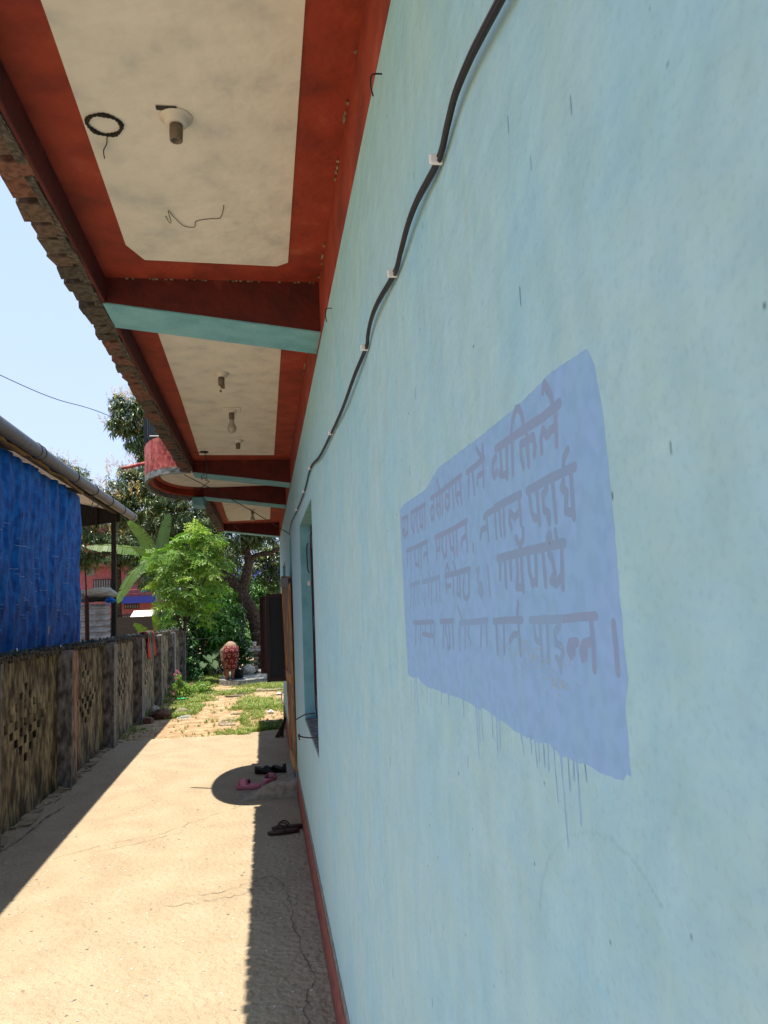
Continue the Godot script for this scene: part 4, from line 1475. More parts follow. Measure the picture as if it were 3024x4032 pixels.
	tube(st, curve([Vector3(-1.93, 1.27, -13.0), Vector3(-1.45, 1.07, -16.2), Vector3(-0.7, 1.03, -18.0), Vector3(-0.05, 1.075, -19.3)], 8), 0.004, 5)
	tag(obj("clothes_line", st, M.wire), "clothes line strung from the boundary wall across to the brick table", "clothes line")

# ------------------------------------------------------------------ door step and footwear
func step_height(x: float) -> float:
	return 0.12 * smoothstep(-0.24, 0.06, x) + 0.022 * clampf((x - 0.03) / 0.2, 0.0, 1.0)

func doorstep():
	var st := nst(true)
	var n := 16
	var deep := [[-6.865, 0.0], [-6.868, 0.82], [-6.882, 1.0], [-6.97, 1.0], [-7.04, 0.85], [-7.14, 0.30], [-7.24, 0.0]]
	for i in n:
		var x0 := lerpf(-0.26, 0.236, float(i) / n)
		var x1 := lerpf(-0.26, 0.236, float(i + 1) / n)
		for k in deep.size() - 1:
			var a: Array = deep[k]
			var b: Array = deep[k + 1]
			var h0 := step_height(x0) + 0.003
			var h1 := step_height(x1) + 0.003
			q4(st, Vector3(x0, h0 * a[1], a[0]), Vector3(x1, h1 * a[1], a[0]), Vector3(x1, h1 * b[1], b[0]), Vector3(x0, h0 * b[1], b[0]))
	st.set_smooth_group(-1)
	bx(st, Vector3(0.17, -0.02, -7.85), Vector3(0.236, 0.10, -7.1), 0.01)
	tag(obj("door_ramp", st, M.step), "grey cement ramp and sill in front of the screen door", "ramp", "", "structure")

func sole_outline(l: float, w: float) -> PackedVector2Array:
	var p := PackedVector2Array()
	for i in 28:
		var a := TAU * i / 28.0
		var x := cos(a) * l * 0.5
		var t := (x / l + 0.5)
		p.append(Vector2(x, sin(a) * w * 0.5 * (0.80 + 0.24 * smoothstep(0.25, 0.85, t) - 0.08 * sin(t * PI))))
	return p

# x runs from heel to toe
func shoe(called: String, label: String, cat: String, at: Vector3, turn: float, pitch: float, l: float, w: float, heel: float, toe: float, m: Material, style: int, group: String):
	var S := thing(called, label, cat, at, turn, group)
	S.rotation.z = pitch
	var o := sole_outline(l, w)
	var st := nst(true)
	var top := []
	var low := []
	var mid := []
	for p in o:
		var t := p.x / l + 0.5
		var h := lerpf(heel, toe, smoothstep(0.1, 0.75, t))
		low.append(Vector3(p.x * 0.97, 0.002, -p.y * 0.95))
		mid.append(Vector3(p.x, h * 0.8, -p.y))
		top.append(Vector3(p.x * 0.96, h, -p.y * 0.94))
	loft(st, [low, mid, top])
	obj("sole", st, m, S)
	var strap = func(x0: float, x1: float, z0: float, z1: float, hgt: float, wd: float):
		var s := nst(true)
		var n := 12
		var ra := []
		for i in n + 1:
			var t := float(i) / n
			var a := PI * t
			var x := lerpf(x0, x1, t)
			var tt := x / l + 0.5
			var base := lerpf(heel, toe, smoothstep(0.1, 0.75, tt)) * 0.75
			var z := lerpf(z0, z1, 0.5 - 0.5 * cos(a))
			var y := base + sin(a) * hgt
			ra.append([Vector3(x - wd * 0.5, y, z), Vector3(x, y + 0.006, z), Vector3(x + wd * 0.5, y - 0.004, z), Vector3(x, y - 0.006, z)])
		loft(s, ra)
		obj("strap", s, m, S)
	if style == 0:      # one broad band
		strap.call(l * 0.16, l * 0.16, -w * 0.5, w * 0.5, 0.052, l * 0.40)
	elif style == 1:    # crossed padded bands
		for k in 3:
			strap.call(l * (0.05 + k * 0.13), l * (0.16 + k * 0.10), -w * 0.5, w * 0.5, 0.048 - k * 0.006, l * 0.13)
			strap.call(l * (0.16 + k * 0.10), l * (0.05 + k * 0.13), -w * 0.5, w * 0.5, 0.052 - k * 0.006, l * 0.12)
	else:               # toe post
		st = nst(true)
		for s in [-1, 1]:
			tube(st, curve([Vector3(l * 0.30, toe, 0), Vector3(l * 0.24, toe + 0.025, s * w * 0.12), Vector3(l * 0.08, toe + 0.03, s * w * 0.40), Vector3(-l * 0.06, heel * 0.8, s * w * 0.47)], 4), 0.0055, 6)
		obj("strap", st, m, S)

func footwear():
	shoe("slide_sandal", "pink slide sandal lying at the edge of the round shadow", "sandal", Vector3(-0.185, 0.003, -7.30), PI - 0.20, 0.0, 0.235, 0.095, 0.048, 0.040, M.pink, 0, "pair of pink slide sandals")
	shoe("slide_sandal", "pink slide sandal half hidden behind the cement ramp", "sandal", Vector3(0.00, 0.003, -7.46), PI * 0.36, 0.0, 0.235, 0.095, 0.048, 0.040, M.pink, 0, "pair of pink slide sandals")
	shoe("wedge_sandal", "black wedge sandal standing farther from the wall behind the pink pair", "sandal", Vector3(-0.045, 0.003, -7.90), -0.30, 0.0, 0.20, 0.090, 0.068, 0.028, M.blackrubber, 1, "pair of black wedge sandals")
	shoe("wedge_sandal", "black wedge sandal standing next to the red skirting", "sandal", Vector3(0.135, 0.003, -7.92), -0.10, 0.0, 0.21, 0.090, 0.068, 0.028, M.blackrubber, 1, "pair of black wedge sandals")
	shoe("flip_flop", "worn brown flip-flop lying nearer the camera on the shaded concrete", "flip-flop", Vector3(0.095, 0.004, -5.80), PI + 0.06, 0.0, 0.235, 0.082, 0.026, 0.02, M.leather, 2, "pair of brown flip-flops")
	shoe("flip_flop", "worn brown flip-flop lying behind its twin against the skirting", "flip-flop", Vector3(0.125, 0.004, -5.91), PI - 0.05, 0.0, 0.235, 0.082, 0.026, 0.02, M.leather, 2, "pair of brown flip-flops")

# ------------------------------------------------------------------ plants
func leaf(st: SurfaceTool, a: Vector3, dir: Vector3, up: Vector3, l: float, w: float, droop: float):   # a folded, drooping blade of six faces
	var side := dir.cross(up).normalized()
	var n := side.cross(dir).normalized()
	var m := a + dir * l * 0.45 - Vector3(0, droop * l * 0.22, 0)
	var t := a + dir * l * 0.92 - Vector3(0, droop * l * 0.62, 0)
	var fold := n * w * 0.28
	t3(st, a, m + side * w * 0.5 + fold, m)
	t3(st, a, m, m - side * w * 0.5 + fold)
	t3(st, m, m + side * w * 0.5 + fold, t)
	t3(st, m, t, m - side * w * 0.5 + fold)

func mango_cluster(sd: int) -> ArrayMesh:
	var r := RandomNumberGenerator.new()
	r.seed = sd
	var st := nst()
	for i in 11:
		var a := TAU * i / 11.0 * 2.4 + r.randf_range(-0.3, 0.3)
		var e := r.randf_range(-0.55, 0.75)
		var d := Vector3(cos(a) * cos(e), sin(e), sin(a) * cos(e))
		leaf(st, d * 0.015, d, Vector3.UP, r.randf_range(0.13, 0.22), r.randf_range(0.034, 0.048), r.randf_range(0.4, 1.3))
	return mesh_of(st)

func panicle(sd: int) -> ArrayMesh:
	var r := RandomNumberGenerator.new()
	r.seed = sd
	var st := nst()
	for i in 16:
		var h := i / 16.0 * 0.24
		var a := r.randf() * TAU
		var d := Vector3(cos(a), r.randf_range(0.2, 0.9), sin(a)).normalized()
		var l := 0.10 * (1.15 - h * 3.2)
		leaf(st, Vector3(0, h, 0), d, Vector3.UP, l, 0.008, 0.0)
	leaf(st, Vector3.ZERO, Vector3(0.05, 1, 0).normalized(), Vector3.RIGHT, 0.28, 0.008, 0.0)
	return mesh_of(st)

func pinnate_cluster(sd: int) -> ArrayMesh:
	var r := RandomNumberGenerator.new()
	r.seed = sd
	var st := nst()
	for b in 4:
		var a := TAU * b / 4.0 + r.randf_range(-0.4, 0.4)
		var d := Vector3(cos(a), r.randf_range(-0.35, 0.25), sin(a)).normalized()
		for i in 5:
			var p := d * (0.03 + i * 0.042) - Vector3(0, i * i * 0.003, 0)
			for s in [-1, 1]:
				var dd = (d * 0.55 + d.cross(Vector3.UP).normalized() * s * 0.8 + Vector3(0, r.randf_range(-0.25, 0.15), 0)).normalized()
				leaf(st, p, dd, Vector3.UP, r.randf_range(0.07, 0.105), 0.03, 0.5)
	return mesh_of(st)

func broad_cluster(sd: int, s: float) -> ArrayMesh:
	var r := RandomNumberGenerator.new()
	r.seed = sd
	var st := nst()
	for i in 9:
		var a := TAU * i / 9.0 * 2.4 + r.randf_range(-0.3, 0.3)
		var e := r.randf_range(-0.4, 0.6)
		var d := Vector3(cos(a) * cos(e), sin(e), sin(a) * cos(e))
		leaf(st, d * 0.05 * s, d, Vector3.UP, r.randf_range(0.11, 0.17) * s, r.randf_range(0.06, 0.085) * s, r.randf_range(0.3, 1.0))
	return mesh_of(st)

# boughs: [x, y, z, radius]; leaf clusters are spread through the outer part of each
func crown(parent: Node3D, boughs: Array, mesh: Mesh, m: Material, per: float, scale: float, r: RandomNumberGenerator, tints: Array, called := "crown") -> MultiMeshInstance3D:
	var ts := []
	var cols := []
	for b in boughs:
		var c := Vector3(b[0], b[1], b[2])
		var R: float = b[3]
		var n := int(per * R * R)
		var tone := r.randf_range(0.8, 1.15)
		for i in n:
			var d := Vector3(r.randfn(0, 1), r.randfn(0, 1), r.randfn(0, 1)).normalized()
			var p := c + d * Vector3(1.0, 0.88, 1.0) * R * (0.45 + 0.62 * pow(r.randf(), 0.7))
			var B := Basis(Vector3.UP, r.randf() * TAU)
			B = Basis(Vector3(d.z, 0, -d.x).normalized() if Vector2(d.x, d.z).length() > 0.05 else Vector3.RIGHT, r.randf_range(0.2, 0.9)) * B
			ts.append(Transform3D(B.scaled(Vector3.ONE * scale * r.randf_range(0.75, 1.25)), p))
			var t: Color = tints[r.randi() % tints.size()]
			var v := tone * r.randf_range(0.75, 1.2)
			cols.append(Color(t.r * v, t.g * v, t.b * v))
	return multi(called, mesh, m, ts, cols, parent)

func blooms(parent: Node3D, boughs: Array, mesh: Mesh, per: float, r: RandomNumberGenerator):
	var ts := []
	var cols := []
	for b in boughs:
		var c := Vector3(b[0], b[1], b[2])
		for i in int(per * b[3] * b[3]):
			var d := Vector3(r.randfn(0, 1), absf(r.randfn(0, 0.8)) + 0.1, r.randfn(0, 1)).normalized()
			ts.append(Transform3D(Basis(Vector3(d.z, 0, -d.x).normalized(), r.randf_range(0.1, 0.8)).scaled(Vector3.ONE * r.randf_range(1.0, 1.9)), c + d * b[3] * r.randf_range(0.85, 1.08)))
			var v := r.randf_range(0.7, 1.15)
			cols.append(Color(v, v * r.randf_range(0.85, 1.0), v * 0.9))
	multi("flower_panicles", mesh, M.panicle, ts, cols, parent)

func limb(parent: Node3D, called: String, pts: Array, radii: Array, steps := 4):
	var p := curve(pts, steps)
	var rr := []
	for i in p.size():
		var f := float(i) / (p.size() - 1) * (radii.size() - 1)
		var k := mini(int(f), radii.size() - 2)
		rr.append(lerpf(radii[k], radii[k + 1], f - k) * (1.0 + 0.07 * sin(i * 2.3)))
	var st := nst(true)
	tube(st, p, rr, 10)
	return obj(called, st, M.bark, parent)

func V(x: float, y: float, z: float) -> Vector3: return Vector3(x, y, z)

func trees():
	var r := RandomNumberGenerator.new()
	r.seed = 60
	var mg := mango_cluster(1)
	var pn := panicle(2)
	var dark := [Color(1, 1, 1), Color(0.8, 0.95, 0.8), Color(1.15, 1.1, 0.8), Color(0.85, 0.9, 0.95)]
	var T := thing("mango_tree", "leaning mango tree whose forked trunk rises behind the brick table", "tree")
	limb(T, "trunk", [V(-0.15, -0.1, -22), V(-0.20, 0.7, -22), V(-0.35, 1.5, -22), V(-0.70, 2.2, -22), V(-1.07, 2.63, -22), V(-1.5, 3.3, -22.2), V(-2.2, 4.6, -22.3), V(-3.0, 6.0, -21.5)], [0.20, 0.19, 0.18, 0.165, 0.14, 0.09, 0.04])
	limb(T, "limb", [V(-0.62, 2.05, -22), V(-0.50, 2.6, -21.95), V(-0.42, 3.0, -22), V(-0.5, 3.35, -22), V(-0.55, 3.7, -22), V(-0.5, 5.0, -22)], [0.14, 0.135, 0.11, 0.08, 0.05])
	limb(T, "limb", [V(-0.42, 2.95, -22), V(-0.2, 3.13, -22), V(0.2, 3.2, -22.1), V(0.6, 3.4, -22.2)], [0.08, 0.07, 0.05])
	limb(T, "limb", [V(-0.5, 3.35, -22), V(-0.3, 3.52, -22), V(0.05, 3.6, -22)], [0.06, 0.06, 0.03])
	limb(T, "limb", [V(-1.25, 2.9, -22), V(-1.0, 2.3, -21.7), V(-0.9, 1.9, -21.6)], [0.05, 0.04, 0.015])
	var lowb := [[-1.66, 3.92, -22, 0.9], [-0.62, 3.75, -22, 0.6], [0.1, 3.9, -22, 0.6], [-1.45, 3.0, -22.9, 0.6], [-1.95, 3.22, -22, 0.8], [-2.35, 4.58, -22, 0.87], [-0.53, 4.4, -22, 0.87], [0.45, 3.2, -23, 0.38], [0.2, 2.55, -23.4, 0.34], [0.42, 2.3, -23.4, 0.3], [-0.1, 2.75, -23.2, 0.34], [-1.0, 3.2, -23.2, 0.55], [0.2, 3.1, -23.4, 0.5], [-0.15, 3.4, -23.6, 0.5], [0.5, 2.8, -23.6, 0.45]]
	var over := [[-0.8, 5.2, -18.0, 0.75], [0.1, 5.0, -18.4, 0.8], [-0.3, 5.9, -19.2, 0.9], [-1.25, 5.3, -19.3, 0.7], [0.4, 5.3, -19.6, 0.8], [-0.9, 5.6, -20.6, 0.9]]
	limb(T, "limb", [V(-0.55, 3.7, -22), V(-0.6, 4.6, -21.0), V(-0.5, 5.2, -19.6), V(-0.4, 5.3, -18.2)], [0.07, 0.06, 0.045, 0.02])
	var left := [[-3.02, 5.41, -23, 0.84], [-3.88, 5.4, -23, 0.61], [-3.46, 4.67, -23, 0.84], [-4.38, 4.85, -23, 0.46], [-4.03, 4.5, -23, 0.53], [-2.75, 4.05, -23, 0.84]]
	var high := [[-3.42, 6.76, -20.5, 0.48], [-3.2, 6.15, -20.5, 0.40], [-3.66, 7.1, -20.5, 0.30], [-2.81, 6.9, -20.5, 0.68], [-3.72, 6.52, -20.5, 0.26], [-2.56, 6.14, -20.5, 0.61], [-3.05, 5.75, -20.5, 0.22]]
	crown(T, lowb, mg, M.mango, 230, 1.05, r, dark)
	crown(T, over, mg, M.mango, 120, 1.1, r, dark)
	crown(T, left, mg, M.mango, 300, 1.0, r, dark)
	crown(T, high, mg, M.mango, 400, 1.0, r, dark)
	blooms(T, left, pn, 70, r)
	blooms(T, high, pn, 90, r)
	T = thing("mango_tree", "dense mango tree in flower behind the open shelter and the pink house front", "tree")
	limb(T, "trunk", [V(-5.5, 0, -30.5), V(-5.5, 1.6, -30.4), V(-5.45, 3.0, -30.3), V(-5.4, 4.5, -30.2)], [0.22, 0.18, 0.12, 0.06])
	var m3 := [[-6.62, 4.21, -30, 0.89], [-5.71, 4.1, -30, 0.80], [-5.07, 4.36, -30, 0.89], [-6.88, 3.7, -30, 0.6], [-4.52, 3.5, -30, 0.70], [-4.0, 2.95, -30, 0.5], [-3.69, 3.3, -30, 0.75], [-4.05, 4.33, -30, 1.09], [-6.44, 5.07, -30, 0.79], [-3.6, 2.5, -29.5, 0.35], [-4.3, 2.75, -29.6, 0.35], [-3.0, 2.9, -30, 0.6], [-2.6, 2.2, -30, 0.6], [-2.4, 3.4, -30, 0.8], [-2.8, 4.6, -31, 1.1], [-5.2, 5.3, -30.5, 0.8]]
	crown(T, m3, mg, M.mango, 210, 1.15, r, dark)
	blooms(T, m3, pn, 30, r)
	T = thing("mango_tree", "distant mango tree top showing just above the gutter pipe", "tree")
	limb(T, "trunk", [V(-9.6, 0, -40.4), V(-9.5, 4, -40.2), V(-9.4, 8, -40)], [0.26, 0.2, 0.08])
	var m4 := [[-9.94, 9.0, -40, 0.75], [-9.33, 8.42, -40, 0.9], [-10.67, 9.45, -40, 0.55], [-8.75, 7.5, -40, 1.1], [-10.4, 8.2, -40.3, 1.2], [-9.5, 7.2, -40, 1.2]]
	crown(T, m4, mg, M.mango, 110, 1.25, r, dark)
	blooms(T, m4, pn, 40, r)
	# pale feathery tree behind the boundary wall
	T = thing("feathery_tree", "bright feathery small tree standing just beyond the boundary wall beside the banana plant", "tree")
	limb(T, "trunk", [V(-1.95, 0, -18.9), V(-1.9, 1.0, -18.8), V(-1.75, 2.0, -18.6), V(-1.5, 3.0, -18.5)], [0.06, 0.05, 0.035, 0.015])
	limb(T, "limb", [V(-1.9, 1.0, -18.8), V(-2.1, 1.8, -18.6), V(-2.3, 2.6, -18.5)], [0.035, 0.025, 0.012])
	limb(T, "limb", [V(-1.8, 1.6, -18.7), V(-1.5, 2.1, -18.5), V(-1.3, 2.5, -18.4)], [0.03, 0.02, 0.012])
	var l1 := [[-2.56, 2.9, -18.5, 0.22], [-2.1, 3.0, -18.5, 0.33], [-1.63, 3.45, -18.5, 0.3], [-1.4, 3.35, -18.5, 0.28], [-2.33, 2.69, -18.5, 0.29], [-1.99, 2.61, -18.5, 0.40], [-1.52, 2.84, -18.5, 0.42], [-2.16, 2.27, -18.5, 0.35], [-1.76, 2.13, -18.5, 0.46], [-1.29, 2.41, -18.5, 0.40], [-2.35, 1.9, -18.5, 0.25], [-2.05, 1.72, -18.5, 0.3], [-1.23, 3.1, -18.5, 0.28], [-1.65, 1.76, -18.5, 0.33], [-1.0, 2.75, -18.9, 0.22], [-1.08, 2.1, -18.7, 0.22], [-1.2, 1.7, -18.9, 0.25], [-1.4, 1.4, -18.8, 0.22], [-2.55, 2.3, -18.6, 0.18], [-1.85, 3.3, -18.6, 0.2], [-1.05, 3.3, -18.8, 0.18], [-2.2, 1.5, -18.7, 0.2]]
	crown(T, l1, pinnate_cluster(3), M.light_leaf, 190, 0.9, r, [Color(1, 1, 1), Color(1.25, 1.15, 0.8), Color(0.6, 0.78, 0.7), Color(0.8, 0.95, 0.7), Color(0.5, 0.68, 0.6)])
	# undergrowth at the end of the alley: bushes one can tell apart
	var bc := broad_cluster(4, 1.0)
	var bt := [Color(1, 1, 1), Color(0.75, 0.9, 0.8), Color(1.2, 1.15, 0.9), Color(0.6, 0.75, 0.7)]
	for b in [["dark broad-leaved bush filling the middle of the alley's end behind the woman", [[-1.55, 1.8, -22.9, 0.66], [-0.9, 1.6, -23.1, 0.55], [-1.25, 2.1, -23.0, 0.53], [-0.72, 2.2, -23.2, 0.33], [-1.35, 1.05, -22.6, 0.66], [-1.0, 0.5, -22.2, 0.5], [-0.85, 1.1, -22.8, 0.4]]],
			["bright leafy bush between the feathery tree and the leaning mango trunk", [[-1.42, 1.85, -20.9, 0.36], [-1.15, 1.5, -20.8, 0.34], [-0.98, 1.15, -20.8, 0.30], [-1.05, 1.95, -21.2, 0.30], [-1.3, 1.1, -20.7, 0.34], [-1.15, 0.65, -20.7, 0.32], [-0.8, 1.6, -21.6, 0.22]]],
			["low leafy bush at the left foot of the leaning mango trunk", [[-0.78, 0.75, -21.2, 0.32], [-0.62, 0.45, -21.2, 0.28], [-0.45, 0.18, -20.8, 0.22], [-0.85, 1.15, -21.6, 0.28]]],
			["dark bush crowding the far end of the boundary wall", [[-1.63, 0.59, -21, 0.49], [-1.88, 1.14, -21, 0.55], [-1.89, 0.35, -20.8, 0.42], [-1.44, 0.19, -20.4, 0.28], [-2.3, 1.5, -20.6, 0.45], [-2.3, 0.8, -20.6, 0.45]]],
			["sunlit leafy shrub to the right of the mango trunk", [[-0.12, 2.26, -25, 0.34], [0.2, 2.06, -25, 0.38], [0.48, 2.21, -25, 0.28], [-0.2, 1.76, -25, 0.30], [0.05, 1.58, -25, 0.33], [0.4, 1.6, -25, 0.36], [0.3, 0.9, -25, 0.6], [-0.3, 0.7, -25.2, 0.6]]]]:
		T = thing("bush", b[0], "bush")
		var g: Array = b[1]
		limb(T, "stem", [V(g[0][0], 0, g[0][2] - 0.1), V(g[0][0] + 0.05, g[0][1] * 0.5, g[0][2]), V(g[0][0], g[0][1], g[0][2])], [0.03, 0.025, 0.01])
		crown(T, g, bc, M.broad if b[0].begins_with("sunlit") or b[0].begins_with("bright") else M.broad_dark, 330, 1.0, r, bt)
	T = thing("creeper", "shaded creeper spilling over the far end of the boundary wall", "creeper")
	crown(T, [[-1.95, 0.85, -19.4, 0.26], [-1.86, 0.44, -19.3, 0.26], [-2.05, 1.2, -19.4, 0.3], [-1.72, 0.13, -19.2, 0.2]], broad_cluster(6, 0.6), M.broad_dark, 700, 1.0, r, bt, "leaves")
	# belt of trees that closes the view
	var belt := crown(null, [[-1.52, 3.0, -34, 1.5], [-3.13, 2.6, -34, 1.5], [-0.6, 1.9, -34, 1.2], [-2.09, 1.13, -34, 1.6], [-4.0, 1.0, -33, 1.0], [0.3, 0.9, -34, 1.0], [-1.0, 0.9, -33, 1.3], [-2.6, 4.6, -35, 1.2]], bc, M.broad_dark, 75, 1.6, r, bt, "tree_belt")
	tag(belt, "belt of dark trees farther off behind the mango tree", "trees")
	banana(r)
	# taro leaves by the woman
	T = thing("taro_plant", "taro plant with large heart-shaped leaves to the left of the woman", "plant")
	for k in [[-1.45, 0.50, -19.8, 0.3], [-1.22, 0.58, -20.0, 2.2], [-1.52, 0.34, -19.7, 4.2], [-1.3, 0.36, -19.7, 5.4]]:
		var st := nst()
		var c := V(k[0], k[1], k[2])
		var d := Vector3(cos(k[3]) * 0.5, -0.55, 0.7).normalized()
		var s := d.cross(Vector3.UP).normalized()
		var L := 0.27
		var e := []
		for t in [[0.0, 0.0], [-0.28, 0.16], [-0.22, 0.34], [0.1, 0.42], [0.5, 0.32], [0.85, 0.12], [1.0, 0.0]]: e.append(t)
		for i in e.size() - 1:
			for sg in [-1, 1]:
				var p0 := c + d * L * maxf(e[i][0], 0.0)
				t3(st, c + d * L * 0.3, c + d * L * e[i][0] + s * sg * L * e[i][1] + Vector3(0, 0.05 * e[i][1], 0), c + d * L * e[i + 1][0] + s * sg * L * e[i + 1][1] + Vector3(0, 0.05 * e[i + 1][1], 0))
		obj("leaf", st, M.taro, T)
		st = nst(true)
		tube(st, curve([V(-1.38, 0.0, -20.0), V((k[0] - 1.38) * 0.5, k[1] * 0.6, -19.95), c + d * L * 0.1], 4), 0.012, 6)
		obj("leaf_stalk", st, M.banana_rib, T)
	flowering(r)

func banana(r: RandomNumberGenerator):
	var T := thing("banana_plant", "banana plant with long split leaves beyond the boundary wall", "banana plant")
	var far = func(v: Vector3): return V(0, 1.6, 0) + (v - V(0, 1.6, 0)) * 1.17
	var base := V(-2.75, 0, -20.6)
	var heart: Vector3 = far.call(V(-2.28, 2.45, -17.5))
	var st := nst(true)
	tube(st, [base, V(-2.72, 1.3, -20.55), heart], [0.11, 0.09, 0.05], 12)
	obj("trunk", st, M.banana_rib, T)
	for k in [[V(-2.5, 2.95, -17.45), V(-3.1, 3.1, -17.3), V(-3.72, 3.12, -17.2), 0.36, 0.9], [V(-2.42, 2.85, -17.6), V(-2.62, 3.3, -17.65), V(-2.95, 3.68, -17.7), 0.34, 0.2], [V(-2.25, 2.9, -17.5), V(-2.17, 3.4, -17.55), V(-2.08, 3.8, -17.6), 0.30, 0.2],
			[V(-2.4, 2.65, -17.4), V(-2.75, 2.55, -17.2), V(-3.10, 1.9, -17.1), 0.34, 0.8], [V(-2.35, 2.75, -17.35), V(-2.5, 2.75, -17.1), V(-2.66, 2.45, -17.0), 0.26, 0.6], [V(-2.2, 2.7, -17.4), V(-2.05, 2.75, -17.1), V(-2.0, 2.3, -16.95), 0.28, 0.6], [V(-2.2, 2.8, -17.7), V(-1.8, 3.0, -17.9), V(-1.5, 2.7, -18.0), 0.3, 0.6],
			[V(-2.45, 0.9, -17.4), V(-2.62, 1.3, -17.35), V(-2.78, 1.42, -17.3), 0.26, 0.6], [V(-2.2, 0.9, -17.4), V(-2.1, 1.3, -17.35), V(-1.92, 1.42, -17.3), 0.26, 0.6], [V(-2.3, 1.0, -17.3), V(-2.3, 1.4, -17.2), V(-2.35, 1.62, -17.15), 0.2, 0.4]]:
		var a: Vector3 = heart if k[0].y > 2 else far.call(V(-2.3, 0.5, -17.45))
		for i in 3: k[i] = far.call(k[i])
		k[3] *= 1.05
		var path := curve([a, k[0], k[1], k[2]], 7)
		st = nst()
		var n := path.size()
		var dsum := 0.0
		for i in range(4, n - 1):
			var t0 := float(i - 4) / (n - 5)
			var t1 := float(i - 3) / (n - 5)
			var d: Vector3 = (path[i + 1] - path[i]).normalized()
			var side := d.cross(Vector3(0, 0.75, 0.65)).normalized()
			for half in [-1, 1]:
				var w0: float = k[3] * 0.5 * pow(sin(PI * clampf(t0 * 0.92 + 0.06, 0, 1)), 0.6)
				var w1: float = k[3] * 0.5 * pow(sin(PI * clampf(t1 * 0.92 + 0.06, 0, 1)), 0.6)
				var gap := r.randf_range(0.0, 0.14)
				var hang: float = k[4] * r.randf_range(0.5, 1.0)
				var p0: Vector3 = path[i].lerp(path[i + 1], gap * 0.3)
				var p1: Vector3 = path[i + 1]
				for sub in 2:
					var q0: Vector3 = p0.lerp(p1, sub * 0.5)
					var q1: Vector3 = p0.lerp(p1, sub * 0.5 + 0.5 - (gap if sub else 0.0) * 0.3)
					var ww0 := lerpf(w0, w1, sub * 0.5)
					var ww1 := lerpf(w0, w1, sub * 0.5 + 0.5)
					var e0: Vector3 = q0 + side * half * ww0 - Vector3(0, hang * ww0 * 0.7, 0) + d * 0.04
					var e1: Vector3 = q1 + side * half * ww1 - Vector3(0, hang * ww1 * 0.7, 0) + d * (0.04 - gap * 0.12)
					q4(st, q0, e0, e1, q1)
		var lf := obj("leaf", st, M.banana, T)
		st = nst(true)
		var rr := []
		for i in n: rr.append(lerpf(0.022, 0.004, float(i) / n))
		tube(st, path, rr, 6)
		obj("midrib", st, M.banana_rib, lf)

func flowering(r: RandomNumberGenerator):
	var T := thing("flowering_plant", "small flowering plant with pink blossoms against the foot of the boundary wall", "plant")
	var bl := [[-1.72, 0.16, -15.2, 0.13], [-1.58, 0.30, -14.9, 0.10], [-1.50, 0.15, -15.4, 0.15], [-1.32, 0.11, -16.0, 0.14], [-1.60, 0.46, -14.8, 0.06], [-1.18, 0.08, -16.4, 0.12]]
	for b in bl:
		limb(T, "stem", [V(-1.6, 0, -15.1), V((b[0] - 1.6) * 0.5, b[1] * 0.6, b[2]), V(b[0], b[1] + 0.05, b[2])], [0.006, 0.005, 0.003])
	crown(T, bl, broad_cluster(8, 0.34), M.light_leaf, 2300, 1.0, r, [Color(0.8, 0.95, 0.8), Color(1, 1, 1), Color(0.65, 0.8, 0.7)], "leaves")
	for p in [[-1.62, 0.55, -14.75], [-1.58, 0.51, -14.75], [-1.66, 0.49, -14.78], [-1.80, 0.26, -15.05], [-1.76, 0.16, -15.0], [-1.66, 0.20, -14.95], [-1.70, 0.13, -14.9], [-1.57, 0.26, -14.85], [-1.40, 0.27, -15.2], [-1.63, 0.42, -14.75]]:
		var st := nst()
		var c := V(p[0], p[1], p[2])
		for i in 5:
			var a := TAU * i / 5.0
			var d := Vector3(cos(a), sin(a), 0.25).normalized()
			leaf(st, c, d, Vector3(0, 0, 1), 0.036, 0.030, 0.0)
		obj("blossom", st, M.blossom, T)

